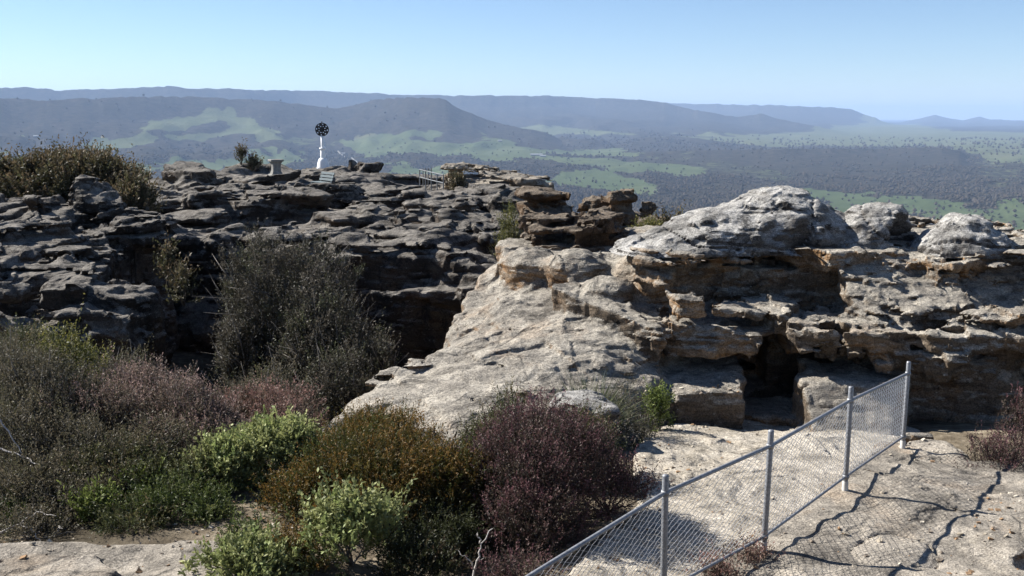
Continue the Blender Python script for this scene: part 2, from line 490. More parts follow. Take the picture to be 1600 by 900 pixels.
RIDGES = [  # skyline in the photo (u,v), crest distance, front width, cliff share, behind width
    dict(p=[(-700, 150), (-300, 140), (0, 137), (40, 136), (90, 140), (180, 138), (250, 134), (300, 137), (400, 140), (530, 143), (600, 146), (700, 149), (860, 149), (900, 152), (1000, 155), (1040, 160), (1100, 175), (1180, 192), (1250, 205)], r=12600, w=5200, cliff=0.30, back=9000, seed=3),
    dict(p=[(-700, 160), (0, 152), (60, 156), (200, 150), (300, 150), (380, 155), (440, 158), (500, 167), (530, 168), (555, 163), (580, 156), (600, 153.5), (640, 152.5), (686, 152.5), (697, 156), (715, 168), (760, 187), (800, 197), (850, 206), (900, 214)], r=7700, w=2300, cliff=0.12, back=1700, seed=7),
    dict(p=[(850, 160), (1050, 161), (1150, 163), (1240, 165), (1310, 168), (1330, 171), (1350, 179), (1380, 187), (1420, 196)], r=19000, w=5000, cliff=0.30, back=9000, seed=11),
    dict(p=[(980, 190), (1060, 180), (1090, 171), (1110, 176), (1150, 182), (1190, 177), (1215, 185), (1260, 195), (1330, 203)], r=12500, w=2300, cliff=0.1, back=2500, seed=13),
    dict(p=[(1330, 200), (1400, 193), (1440, 184), (1460, 180), (1480, 184), (1505, 188), (1530, 182), (1550, 187), (1600, 188), (1700, 183), (2300, 180)], r=24000, w=5200, cliff=0.1, back=6000, seed=17),
    dict(p=[(950, 246), (1000, 240), (1080, 236), (1200, 233), (1380, 232), (1470, 231), (1500, 236), (1515, 245), (1540, 258), (1580, 272)], r=5600, w=1300, cliff=0.3, back=1500, seed=19),
    dict(p=[(-700, 190), (0, 186), (60, 190), (140, 196), (200, 200), (260, 206), (330, 214)], r=7600, w=1500, cliff=0.05, back=1500, seed=23),
]
def u_from_az(a):
    return 800 + FPX * np.tan(a) * math.cos(PITCH) * 1.02

N_AZ, N_R = 1300, 460
azs = np.linspace(math.radians(-52), math.radians(52), N_AZ)
rr = np.exp(np.linspace(math.log(95), math.log(46000), N_R))
A2, R2 = azs[:, None], rr[None, :]
uu = u_from_az(A2)
lr = np.log(rr)
LAND = np.broadcast_to(floor_z(R2), (N_AZ, N_R)).copy()
LAND += np.clip((R2 - 1200) / 2500, 0, 1) * (14 * fbm([azs * 60, lr * 40], 6.0, 5, 3, 0.5) + 4 * fbm([azs * 60, lr * 40], 1.2, 6, 3, 0.5))
ridge_mask = np.zeros_like(LAND)
for rd in RIDGES:
    pu = np.array([p[0] for p in rd['p']], float); pv = np.array([p[1] for p in rd['p']], float)
    te = np.array([tan_el(a, b) for a, b in zip(pu, pv)])
    azp = np.array([az_of(a, b) for a, b in zip(pu, pv)])
    rc = rd['r'] * (1 + 0.035 * gnoise([azs * 60], 5.0, rd['seed']) + 0.008 * gnoise([azs * 60], 1.5, rd['seed'] + 1))
    crest = CAMZ + rc * np.interp(azs, azp, te)
    inside = np.interp(azs, [azp[0], azp[0] + 0.03, azp[-1] - 0.03, azp[-1]], [0, 1, 1, 0])
    if rd['p'][0][0] < -500: inside = np.where(azs < azp[-1] - 0.03, 1, inside)
    if rd['p'][-1][0] > 2000: inside = np.where(azs > azp[0] + 0.03, 1, inside)
    crest = crest + rd['r'] * 0.00025 * fbm([azs * 200], 1.2, rd['seed'] + 2, 3, 0.6)
    s = (rc[:, None] - R2) / rd['w']
    spur = 1 + 0.13 * gnoise([azs * 60, lr * 40], (1.6, 2.2), rd['seed'] + 3) + 0.07 * gnoise([azs * 60, lr * 40], (0.6, 1.0), rd['seed'] + 4)
    spur = np.clip(spur, 0.72, 1.35)
    s = np.where(s > 0, s * spur, s)
    c = rd['cliff']
    prof = np.interp(s, [-1e3, -rd['back'] / rd['w'], -0.02, 0.0, 0.045, 0.25, 0.6, 1.0, 1.3], [0, 0, 0.995, 1.0, 1 - c, 0.62 * (1 - c), 0.25 * (1 - c), 0.05, 0])
    base = floor_z(R2)
    H = base + (crest[:, None] - base) * prof * inside[:, None]
    ridge_mask = np.maximum(ridge_mask, np.where(H > LAND, np.clip(prof * inside[:, None] * 3, 0, 1), 0))
    LAND = np.maximum(LAND, H)

# land cover: paddocks laid out on the valley floor (outlines traced onto the ground)
FIELDS = [
    ([(150, 200), (230, 190), (300, 182), (370, 179), (410, 187), (440, 202), (420, 211), (330, 218), (240, 226), (195, 222), (215, 207)], 0.8, 0.4),
    ([(0, 214), (35, 212), (60, 224), (20, 232), (0, 236)], 0.9, 0.3), ([(110, 219), (150, 216), (200, 226), (180, 231), (120, 226)], 0.8, 0.3),
    ([(-200, 245), (0, 250), (200, 256), (330, 249), (480, 239), (490, 250), (340, 272), (200, 272), (-200, 262)], 0.95, 0.15),
    ([(535, 224), (600, 214), (720, 217), (830, 228), (960, 234), (1000, 246), (1095, 262), (1090, 273), (1000, 266), (870, 252), (700, 246), (545, 246)], 1.0, 0.2),
    ([(585, 260), (650, 254), (740, 262), (720, 278), (600, 274)], 0.95, 0.15),
    ([(855, 276), (930, 271), (1010, 288), (1022, 303), (960, 306), (870, 294)], 0.95, 0.1),
    ([(1240, 296), (1330, 302), (1420, 309), (1520, 318), (1700, 326), (1700, 372), (1590, 382), (1560, 362), (1500, 350), (1420, 342), (1330, 336), (1265, 316)], 1.0, 0.08),
    ([(1000, 214), (1150, 210), (1250, 201), (1330, 192), (1420, 194), (1500, 204), (1700, 212), (1700, 266), (1545, 258), (1510, 236), (1450, 229), (1300, 227), (1150, 225)], 0.72, 0.55),
    ([(690, 201), (800, 196), (920, 203), (1000, 208), (1000, 214), (880, 209), (760, 207)], 0.7, 0.5),
    ([(1030, 246), (1150, 252), (1250, 268), (1230, 282), (1120, 270), (1040, 256)], 0.45, 0.3),
    ([(560, 213), (640, 209), (660, 214), (600, 219), (545, 222)], 0.8, 0.8), ([(430, 214), (540, 218), (520, 232), (450, 226)], 0.5, 0.3),
    ([(1500, 240), (1700, 250), (1700, 300), (1560, 290), (1520, 262)], 0.45, 0.5), ([(1285, 290), (1400, 262), (1410, 268), (1300, 298)], 0.3, 0.4),
]
WOODS = [[(455, 160), (560, 155), (700, 150), (800, 195), (840, 207), (640, 204), (500, 206), (455, 200)], [(300, 196), (345, 190), (362, 200), (330, 206), (296, 204)], [(225, 205), (262, 202), (300, 212), (240, 216)], [(860, 240), (1000, 248), (1090, 257), (1085, 260), (980, 252), (860, 243)]]
ft, fd = np.zeros_like(LAND), np.zeros_like(LAND)
# compare in log-range / azimuth space, on the ground
def ground_pt(u, v):
    a = az_of(u, v); te = tan_el(u, v)
    i = int(np.clip((a - azs[0]) / (azs[1] - azs[0]), 0, N_AZ - 1))
    h = (CAMZ + te * rr < LAND[i]) & (rr > 1200)
    k = int(np.argmax(h)) if h.any() else N_R - 1
    return a * 60, math.log(rr[k]) * 40 * 0.35
GA, GR = A2 * 60 + 0 * R2, np.log(R2) * 40 * 0.35 + 0 * A2
edge = 0.35 * fbm([azs * 60, lr * 40], 1.6, 31, 4, 0.6)
for poly, st, dry in FIELDS:
    d = poly_sdf(GA, GR, [ground_pt(*p) for p in poly]) + edge
    m = np.clip(0.5 - d / 0.3, 0, 1) * st
    fd = np.where(m > ft, dry, fd); ft = np.maximum(ft, m)
for poly in WOODS:
    d = poly_sdf(GA, GR, [ground_pt(*p) for p in poly]) + edge * 0.5
    ft *= np.clip(0.5 + d / 0.3, 0, 1)
wood_noise = fbm([azs * 60, lr * 40], 0.55, 41, 4, 0.7)

t = NT("valley land")
fcol = t.attr("field", 'Fac'); dcol = t.attr("dry", 'Fac')
nb = t.noise(0.004, 8, 0.7); ns = t.noise(0.02, 8, 0.75); nf = t.noise(0.0016, 6, 0.65)
forest = t.ramp(ns, [(0.30, (0.016, 0.016, 0.012)), (0.50, (0.038, 0.035, 0.027)), (0.68, (0.064, 0.054, 0.042))])
grass = t.mix(dcol, t.ramp(nb, [(0.3, (0.055, 0.078, 0.034)), (0.7, (0.08, 0.105, 0.05))]), t.ramp(nb, [(0.3, (0.095, 0.105, 0.055)), (0.7, (0.15, 0.14, 0.09))]))
grass = t.mix(t.map(nf, 0.55, 0.75, 0, 0.5), grass, (0.17, 0.19, 0.10))
gmix = t.map(t.math('ADD', fcol, t.math('MULTIPLY', t.math('SUBTRACT', ns, 0.5), 0.9)), 0.45, 0.55)
speck = t.map(t.noise(0.03, 6, 0.7), 0.66, 0.72, 0, 0.35)
colr = t.mix(gmix, t.mix(speck, forest, (0.16, 0.15, 0.10)), grass)
VALLEY_MAT = t.done(colr, 1.0, t.bump(t.noise(0.02, 8, 0.75), 0.7, 22.0), 0.0)
valley = grid_mesh("valley_floor", np.sin(A2) * R2, np.cos(A2) * R2, LAND.astype(np.float32), VALLEY_MAT, None, {'field': ft.ravel(), 'dry': fd.ravel()})
tag(valley, kind='structure')

def land_z(x, y):
    a = np.arctan2(x, y); r = np.hypot(x, y)
    i = np.clip((a - azs[0]) / (azs[1] - azs[0]), 0, N_AZ - 1.001); j = np.clip((np.log(r) - lr[0]) / (lr[1] - lr[0]), 0, N_R - 1.001)
    i0 = i.astype(int); j0 = j.astype(int); fi = i - i0; fj = j - j0
    def at(G): return (G[i0, j0] * (1 - fi) + G[i0 + 1, j0] * fi) * (1 - fj) + (G[i0, j0 + 1] * (1 - fi) + G[i0 + 1, j0 + 1] * fi) * fj
    return at(LAND), at(ft), at(ridge_mask)

# haze: one closed box of even, thin air round everything
def haze_box():
    m = bpy.data.materials.new("haze air"); m.use_nodes = True
    nt = m.node_tree
    for n in list(nt.nodes): nt.nodes.remove(n)
    o = nt.nodes.new('ShaderNodeOutputMaterial'); p = nt.nodes.new('ShaderNodeVolumePrincipled')
    p.inputs['Color'].default_value = (*HAZE_COLOR, 1); p.inputs['Density'].default_value = HAZE_DENSITY
    p.inputs['Anisotropy'].default_value = 0.0
    nt.links.new(p.outputs[0], o.inputs['Volume'])
    R = 47000.0; z0, z1 = LAND.min() - 60, LAND.max() + 60
    V = [(x, y, z) for z in (z0, z1) for y in (-300.0, R) for x in (-R, R)]
    Q = [(0, 2, 3, 1), (4, 5, 7, 6), (0, 1, 5, 4), (2, 6, 7, 3), (0, 4, 6, 2), (1, 3, 7, 5)]
    h = np_mesh("haze", np.array(V), np.array(Q), m, None, False)
    return tag(h, kind='stuff')
haze_box()
# ---------------------------------------------------------------- near ground sheet and rock masses
MAT_DARK = rock_mat("dark lichened sandstone", (0.112, 0.102, 0.090), (0.25, 0.23, 0.202), (0.015, 0.0145, 0.0145), (0.032, 0.027, 0.023), (0.15, 0.095, 0.055), (0.06, 0.038, 0.028), lichen=0.8, warmth=0.35, paleness=0.45, cracks=0.3)  # face tones darkened so the cliff walls read as deep shade
MAT_BROWN = rock_mat("dark brown ironstained sandstone", (0.115, 0.092, 0.070), (0.22, 0.185, 0.145), (0.020, 0.017, 0.015), (0.05, 0.036, 0.026), (0.17, 0.095, 0.045), (0.07, 0.04, 0.028), lichen=0.7, warmth=0.7, paleness=0.3, cracks=0.3)
MAT_PALE = rock_mat("pale lichened sandstone", (0.20, 0.192, 0.178), (0.48, 0.465, 0.435), (0.030, 0.029, 0.029), (0.085, 0.08, 0.074), (0.14, 0.10, 0.07), (0.07, 0.05, 0.04), lichen=0.8, warmth=0.25, paleness=0.8, fine=1.1, cracks=0.2)
MAT_WARM = rock_mat("banded warm sandstone", (0.222, 0.202, 0.172), (0.41, 0.375, 0.315), (0.030, 0.026, 0.023), (0.115, 0.09, 0.066), (0.30, 0.17, 0.075), (0.115, 0.062, 0.042), lichen=0.55, warmth=0.85, paleness=0.6, cracks=0.3)
MAT_APRON = rock_mat("smooth worn apron sandstone", (0.20, 0.178, 0.148), (0.34, 0.305, 0.255), (0.05, 0.045, 0.04), (0.12, 0.095, 0.07), (0.27, 0.18, 0.10), (0.13, 0.085, 0.06), lichen=0.45, warmth=0.6, paleness=0.6, fine=1.1, cracks=0.15)
MAT_PATH = rock_mat("worn cream sandstone", (0.32, 0.285, 0.23), (0.50, 0.455, 0.385), (0.13, 0.105, 0.08), (0.20, 0.16, 0.12), (0.36, 0.26, 0.165), (0.24, 0.15, 0.10), lichen=0.25, warmth=0.5, paleness=0.7, bump=1.0, cracks=0.25)
MAT_LEDGE = rock_mat("mottled ledge sandstone", (0.195, 0.175, 0.147), (0.40, 0.358, 0.298), (0.035, 0.032, 0.03), (0.10, 0.08, 0.06), (0.34, 0.215, 0.11), (0.16, 0.095, 0.06), lichen=0.55, warmth=0.8, paleness=0.5, fine=1.5, bump=0.8, cracks=0.2)

def P2(pts, z=0.0):
    return [(WX(u, y, z), y) for u, y in pts]

# --- ground: one sheet under everything near
gx = np.arange(-60, 60.1, 0.25, dtype=np.float32); gy = np.arange(-30, 96.1, 0.25, dtype=np.float32)
GC = [W(*p) for p in [(100, 870, 9.6), (330, 850, 9.8), (60, 790, 11.2), (300, 780, 11.3), (200, 700, 13), (420, 800, 10.8), (600, 880, 9.8), (700, 880, 10.2), (850, 870, 10.2), (950, 880, 9.9),
                      (1000, 780, 11.8), (1020, 700, 14.2), (1080, 670, 16.2), (1200, 655, 17.2), (1120, 720, 13.8), (1000, 860, 10.2), (880, 760, 12.4), (640, 720, 13.4), (520, 690, 14.3), (1250, 690, 15.5)]]
GC += [(-9, 15, -0.6), (-13, 12, 0.3), (-6, 17, -1.6), (-4.5, 20, -4.0), (-6, 26, -4.8), (-3, 26, -4.8), (-3.4, 17, -2.6), (-9, 20, -2), (0, 30, -3.2), (2, 8, 0.0), (-2, 7, 0.3), (-6, 7, 0.3), (8, 8, -0.4), (8, 13, -0.5), (10, 16, -0.8),
       (0, 5, 0.9), (0, 2, 2.7), (0, -6, 3.0), (-10, 2, 2.5), (10, 2, 2.5), (-25, 10, 0), (25, 10, -0.5), (12, 30, -2), (25, 30, -6), (-20, 40, -2), (-8, 60, -3), (-30, 70, -8), (20, 60, -16), (0, 90, -14), (-25, 92, -16), (40, 90, -40), (-50, 90, -30), (-40, 30, -3), (-40, -20, 2), (40, -20, 2), (50, 40, -20), (50, 10, -6)]
GH = rbf(GC, gx[:, None], gy[None, :]) + 0.05 * fbm([gx, gy], 1.5, 2, 3)
far = np.clip((np.hypot(gx[:, None], gy[None, :] - 20) - 62) / 30, 0, 1)
GH = GH - 30 * far ** 1.5
PATH_POLY = P2([(860, 9.2), (985, 11.8), (985, 13.8), (1000, 15.4), (1060, 17.0), (1150, 18.4), (1260, 18.4), (1420, 17.0), (1500, 15.0), (1500, 9), (1200, 8.0), (900, 8.0)], -0.7)
GH = GH - 0.3 * np.clip(0.5 - (poly_sdf(gx[:, None], gy[None, :], PATH_POLY) + 0.3) / 0.6, 0, 1)
GH = GH - 0.25 * np.clip(0.5 - (poly_sdf(gx[:, None], gy[None, :], [(-7.6, 6), (-7.6, 10), (-3.0, 10), (-2.5, 9.2), (-2, 8), (-2, 6)]) + 0.3) / 0.5, 0, 1)
t = NT("sandy soil")
c = t.ramp(t.noise(3.0, 7, 0.7), [(0.3, (0.07, 0.055, 0.04)), (0.5, (0.17, 0.14, 0.10)), (0.68, (0.33, 0.28, 0.21))])
c = t.mix(t.map(t.noise(0.35, 4), 0.45, 0.65), c, (0.06, 0.05, 0.035))
SOIL = t.done(c, 1.0, t.bump(t.noise(9, 7, 0.7), 0.8, 0.08), 0.05)
tag(grid_mesh("ground", gx[:, None], gy[None, :], GH, SOIL), kind='structure')
def ground_z(x, y):
    i = np.clip((x + 60) / 0.25, 0, len(gx) - 1.001); j = np.clip((y + 30) / 0.25, 0, len(gy) - 1.001)
    a, b = int(i), int(j); f, g = i - a, j - b
    return float((GH[a, b] * (1 - f) + GH[a + 1, b] * f) * (1 - g) + (GH[a, b + 1] * (1 - f) + GH[a + 1, b + 1] * f) * g)

# --- path: worn pale rock floor from the doorway down past the fence
v = Vol((-0.5, 7.5, -1.6), (9.5, 18.6, 0.3), 0.045)
H = rbf([W(*p) for p in [(1000, 700, 14.0), (1080, 675, 15.8), (1200, 655, 17.2), (1130, 720, 13.7), (1040, 790, 11.7), (960, 870, 10.0), (1060, 880, 9.9), (1150, 800, 11.6), (1260, 700, 15.0), (1330, 690, 15.6), (900, 890, 9.6), (930, 780, 12)]]
        + [(8, 15, -0.75), (9, 11, -0.6), (3, 8, -0.3)], v.ax[0][:, None], v.ax[1][None, :])
ter = H / 0.07; fr = ter - np.floor(ter + 0.0)
H = H + 0.045 * fbm([v.ax[0], v.ax[1]], 0.9, 4, 3)
q = (H + 0.05 * fbm([v.ax[0], v.ax[1]], 1.6, 9, 2)) / 0.055; H = 0.5 * H + 0.5 * (np.floor(q) + np.clip((q - np.floor(q)) * 4, 0, 1)) * 0.055
v.field(H, P2([(860, 9.2), (985, 11.8), (985, 13.8), (1000, 15.4), (1060, 17.0), (1150, 18.4), (1260, 18.4), (1420, 17.0), (1500, 15.0), (1500, 9), (1200, 8.0), (900, 8.0)], -0.7), soft=0.2)
v.rough(0.008, 0.25, 3, 3); v.blocks(0.04, 1.1, 0.8, 5, 0.03, 0.09, 0.3, 0.2)
o = v.mesh("path", MAT_PATH); tag(o, kind='structure')

# --- ledge carrying the fence
FP = [W(*p) for p in [(867, 985, 7.55), (1036, 950, 8.75), (1193, 862, 9.9), (1320, 768, 11.6), (1410, 703, 13.75)]]
v = Vol((1.0, 6.0, -1.3), (12.5, 16.8, 0.75), 0.04)
H = rbf([(p[0], p[1], p[2]) for p in FP] + [W(*p) for p in [(1250, 890, 9.4), (1330, 800, 11.0), (1450, 860, 9.9), (1450, 760, 11.8), (1590, 800, 10.9), (1500, 710, 13.4), (1590, 740, 12.6), (1580, 890, 9.35), (1450, 700, 13.8)]] + [(6, 7, 0.1), (2, 6.5, 0.2), (11, 9, 0.1), (11, 14, 0.2)],
        v.ax[0][:, None], v.ax[1][None, :])
n2 = fbm([v.ax[0], v.ax[1]], 1.4, 21, 3)
q = (H + 0.07 * n2) / 0.11; fr = q - np.floor(q)
H = 0.75 * H + 0.25 * (np.floor(q) + np.clip((fr - 0.3) * 5, 0, 1)) * 0.11 + 0.014 * fbm([v.ax[0], v.ax[1]], 0.4, 23, 3)
hol = W(1590, 880, 9.5)
edge2 = [(p[0] - 0.28, p[1] + 0.16) for p in FP]
v.field(H, [(0.4, 5.2), *edge2, (edge2[-1][0] + 0.05, 14.25), (WX(1480, 14.3), 14.2), (WX(1530, 13.2), 13.3), (WX(1560, 13.6), 13.3), (12.4, 13.0), (12.4, 5.0)], soft=0.12)
v.ell((hol[0] + 0.42, hol[1] - 0.05, hol[2] - 0.02), (0.42, 0.3, 0.2), 0.1, True)
v.ell(W(1560, 842, 10.1), (0.28, 0.18, 0.05), 0.03)
v.rough(0.010, 0.22, 24, 3); v.blocks(0.03, 0.9, 0.7, 28, 0.05, 0.2, 0.2, 0.3); v.cracks(0.05, 0.9, 27, 0.05, 2.0)
o = v.mesh("rock_ledge", MAT_LEDGE); tag(o, kind='structure')

# --- flat rock at the lower left
v = Vol((-7.5, 6.5, -0.6), (-1.6, 11.6, 0.8), 0.035)
H = rbf([W(*p) for p in [(10, 860, 9.6), (100, 850, 9.9), (200, 850, 9.9), (330, 862, 9.7), (350, 895, 9.1), (100, 895, 9.2), (10, 895, 9.2)]] + [(-6, 7.5, 0.35), (-3, 7.5, 0.3)], v.ax[0][:, None], v.ax[1][None, :])
H += 0.03 * fbm([v.ax[0], v.ax[1]], 0.7, 33, 3)
v.field(H, [(-7.4, 6.0), (-7.4, 9.6), (WX(20, 9.95), 9.95), (WX(120, 10.15), 10.15), (WX(250, 10.3), 10.3), (WX(350, 10.1), 10.1), (WX(395, 9.4), 9.4), (-2.0, 8.2), (-2.0, 6.0)], soft=0.15)
c0 = W(85, 878, 9.35); v.slab([(c0[0] - 1.2, 8.2), (c0[0] - 0.5, 9.4), (c0[0] + 0.35, 9.42), (c0[0] + 0.75, 9.1), (c0[0] + 0.6, 8.4), (c0[0], 8.0)], c0[2] - 0.3, c0[2] + 0.035, 0.05, 0.05, rough=0.06, rs=0.5, seed=35)
v.rough(0.012, 0.2, 34, 3)
o = v.mesh("flat_rock", MAT_LEDGE); tag(o, kind='structure')

# --- central and right outcrop: beds laid as slabs, recess between, doorway cut through
v = Vol((-4.6, 13.2, -2.2), (11.6, 25.0, 2.75), 0.043)
X, Y = v.ax[0][:, None], v.ax[1][None, :]
AP = [W(*p) for p in [(575, 602, 16.2), (600, 592, 16.6), (640, 562, 17.5), (700, 520, 19), (740, 475, 20.2), (772, 432, 21.2), (800, 388, 22.6), (860, 392, 22.4), (910, 400, 21.6), (960, 396, 20.8), (1000, 392, 20.2),
      (790, 470, 19.6), (870, 480, 19.2), (900, 448, 19.9), (950, 446, 19.4), (850, 560, 16.9), (750, 600, 16.0), (650, 608, 15.9), (950, 596, 16.4), (1000, 562, 17.0), (1030, 545, 17.5), (1000, 485, 18.5),
      (610, 622, 15.5), (620, 655, 14.8), (700, 650, 14.7), (800, 640, 14.8), (520, 668, 14.7), (560, 690, 14.1), (740, 690, 13.9), (900, 622, 15.4), (1030, 605, 16.6), (1030, 652, 16.2), (900, 665, 14.6)]]
AP += [(1.5, 24, 1.5), (4, 24, 1.6), (0.4, 25, 1.5), (4, 21, 1.3), (6, 18, -1.0), (8, 17, -1.0), (12, 18, -1.0), (8, 22, 1.0), (12, 24, 1.0), (5, 16, -1.0), (2, 14, -1.0), (WX(1100, 18.5), 18.5, -0.3), (WX(1200, 18.6), 18.6, -0.8), (WX(1080, 20), 20, 0.6), (WX(1250, 20), 20, -0.5)]
H = rbf(AP, X, Y) + 0.05 * fbm([v.ax[0], v.ax[1]], 1.0, 43, 3)
d2 = poly_sdf(X, Y, P2([(500, 13.4), (518, 14.9), (572, 16.4), (640, 17.7), (700, 19.2), (740, 20.3), (768, 21.4), (785, 23)], 0.3) + [(0.2, 26.5), (14, 26.5), (14, 22.5), (6.0, 21.5), (WX(1065, 19.6), 19.6), (WX(1045, 18), 18.0), (WX(1050, 16.9), 16.9), (2.2, 13.6), (0, 12.6)])
d2 = d2 + 0.14 * fbm([v.ax[0], v.ax[1]], 1.1, 44, 3)
v.field(H, d2, soft=0.25, gmax=2.5)
# shelf edge across the lower apron
v.slab(P2([(572, 16.3), (640, 15.75), (720, 15.55), (800, 15.6), (880, 16.2), (760, 17), (620, 17.2)], 0), -0.04, 0.15, 0.05, 0.05, rough=0.12, rs=0.7, seed=45, tilt=(0.0, 0.12))
# banded wall left of the recess (870-1030)
v.slab(P2([(868, 19.0), (900, 18.55), (960, 18.05), (1030, 17.5), (1060, 18.6), (1000, 19.8), (890, 20.0)], 0.6), -0.2, 1.06, 0.08, 0.08, rough=0.1, rs=0.6, seed=46, tilt=(-0.18, 0.1))
v.slab(P2([(775, 21.1), (830, 20.2), (890, 20.3), (900, 21.4), (800, 22.3)], 0.6), 0.2, 1.35, 0.2, 0.25, rough=0.14, rs=0.7, seed=47, tilt=(0.0, 0.22))
v.ell(W(900, 425, 20.4), (0.75, 0.7, 0.55), 0.2); v.ell(W(830, 425, 21.0), (0.75, 0.8, 0.6), 0.2)
v.ell(W(950, 455, 19.3), (0.55, 0.6, 0.32), 0.15)
# lower base blocks
v.slab(P2([(1030, 16.9), (1060, 16.65), (1160, 16.75), (1172, 17.4), (1170, 19.5), (1020, 19.5)], -0.4), -1.6, -0.02, 0.12, 0.12, rough=0.06, rs=0.6, seed=48, tilt=(0.02, 0.12))
v.slab(P2([(1226, 17.0), (1232, 15.75), (1330, 15.7), (1405, 15.8), (1415, 16.9), (1240, 17.0)], -0.4), -2.6, -0.36, 0.12, 0.1, rough=0.06, rs=0.7, seed=49, tilt=(0.04, 0.9))
v.slab(P2([(1240, 18.4), (1236, 16.75), (1330, 16.6), (1420, 16.6), (1425, 18.5)], -0.4), -1.7, 0.10, 0.12, 0.1, rough=0.06, rs=0.7, seed=159)
v.slab(P2([(1140, 17.3), (1235, 17.05), (1300, 17.2), (1300, 18.4), (1150, 18.6)], -0.7), -1.5, -0.70, 0.06, 0.05, rough=0.05, seed=50)
# back wall behind the recesses
v.slab(P2([(1010, 19.3), (1160, 19.1), (1300, 19.2), (1420, 18.6), (1660, 18.2), (1900, 18.0), (1900, 25.5), (1010, 25.5)], 0.5), -2.0, 1.75, 0.1, 0.1, rough=0.16, rs=0.9, seed=51)
# middle bed with brow
v.slab(P2([(1033, 17.75), (1050, 17.55), (1110, 17.5), (1170, 17.45), (1240, 17.5), (1262, 18.0), (1255, 19.6), (1040, 19.6)], 0.6), 0.10, 0.92, 0.14, 0.10, rough=0.1, rs=0.6, seed=52)
v.box(W(1075, 478, 17.95) , (0.34, 0.45, 0.24), 0.12, 0.06, rz=0.1)
v.slab(P2([(1108, 17.7), (1150, 17.5), (1238, 17.6), (1240, 18.7), (1120, 18.9)], 1.0), 0.8, 1.22, 0.14, 0.08, rough=0.1, rs=0.5, seed=53, tilt=(-0.05, 0.06))
v.slab(P2([(1246, 17.3), (1300, 16.9), (1350, 16.75), (1440, 16.7), (1520, 16.4), (1580, 16.6), (1660, 16.2), (1900, 16.2), (1900, 19.5), (1250, 19.5)], 0.6), 0.38, 0.93, 0.12, 0.10, rough=0.14, rs=0.7, seed=54, tilt=(0.0, 0.05))
v.slab(P2([(1270, 17.5), (1330, 17.0), (1440, 17.0), (1440, 19.5), (1250, 19.5)], 0.6), 0.02, 0.5, 0.1, 0.15, rough=0.16, rs=0.5, seed=55)
v.slab(P2([(1452, 16.8), (1490, 16.5), (1502, 16.9), (1490, 18.5), (1455, 18.5)], 0.6), -0.05, 0.5, 0.1, 0.1, rough=0.08, rs=0.5, seed=56)
# sloping tan shoulder under the cap at the right
v.slab(P2([(1306, 18.9), (1312, 17.9), (1335, 17.45), (1420, 17.3), (1500, 17.15), (1650, 17.0), (1900, 17.0), (1900, 19.6), (1306, 19.7)], 1.2), -1.0, 1.32, 0.15, 0.2, rough=0.12, rs=0.8, seed=158, tilt=(0.0, 0.6))
v.ell(W(1400, 485, 17.7), (0.7, 0.5, 0.22), 0.2); v.ell(W(1560, 490, 17.3), (0.8, 0.5, 0.25), 0.2)
# cap bed
v.slab(P2([(985, 19.3), (1000, 18.7), (1050, 18.35), (1110, 18.2), (1180, 18.25), (1250, 18.45), (1310, 18.75), (1345, 18.9), (1368, 18.35), (1420, 18.05), (1480, 17.95), (1530, 17.75), (1600, 17.5), (1900, 17.3), (1900, 25.6), (1100, 25.6), (1010, 21)], 1.8), 1.62, 1.92, 0.10, 0.10, rough=0.13, rs=0.8, seed=57)
v.slab(P2([(1000, 19.2), (1100, 18.6), (1250, 18.9), (1400, 18.5), (1500, 18.3), (1600, 18.0), (1900, 17.9), (1900, 25.6), (1100, 25.6)], 1.9), 1.85, 2.06, 0.06, 0.10, rough=0.2, rs=0.7, seed=58)
v.slab(P2([(1375, 18.3), (1420, 17.9), (1475, 17.95), (1490, 18.6), (1380, 19)], 1.6), 1.38, 1.66, 0.12, 0.08, rough=0.1, rs=0.4, seed=59)
v.slab(P2([(990, 19.1), (1030, 18.5), (1060, 18.5), (1060, 19.6), (1000, 19.8)], 1.5), 1.3, 1.66, 0.1, 0.1, rough=0.1, rs=0.4, seed=60)
for i, (a, b) in enumerate([(1470, 520), (1520, 455), (1590, 440), (1300, 515), (1410, 470), (1380, 560), (1330, 570)]):
    v.ell(W(a, b, 17.3 + 0.15 * (i % 3)), (0.2, 0.22, 0.09), 0.05, True)
# doorway: a passage through the rock
v.box(((WX(1168, 20) + WX(1243, 20)) / 2 - 0.5, 20.6, -0.1), (0.9, 0.6, 0.7), 0.25, 0.12, True)
uu_ = 800 + FPX * X / (Y + 0.6)
apr = np.clip((uu_ + (Y - 17) * -25 - 930) / 140, 0, 1)
v.wt = ((0.42 + 0.58 * apr)[:, :, None] * np.clip((v.ax[2][None, None, :] + 0.2) / 0.3, 0.4, 1)).astype(np.float32)
v.sandstone(1.0, 0.5, 61); v.pits(0.04, 0.5, 64, 1.5)
v.box(((WX(1170, 17.4) + WX(1240, 17.4)) / 2, 18.0, -0.22), (0.37, 1.9, 0.56), 0.10, 0.05, True, taper=-0.06)
v.box(((WX(1176, 17.4) + WX(1244, 17.4)) / 2 + .02, 18.0, 0.25), (0.33, 1.9, 0.36), 0.2, 0.06, True, taper=-.1)
v.rough(0.010, 0.16, 65, 2)
o = v.mesh("sandstone_outcrop", MAT_WARM)
tag(o, "long banded sandstone outcrop with a doorway cut through it beyond the fence", "rock outcrop")

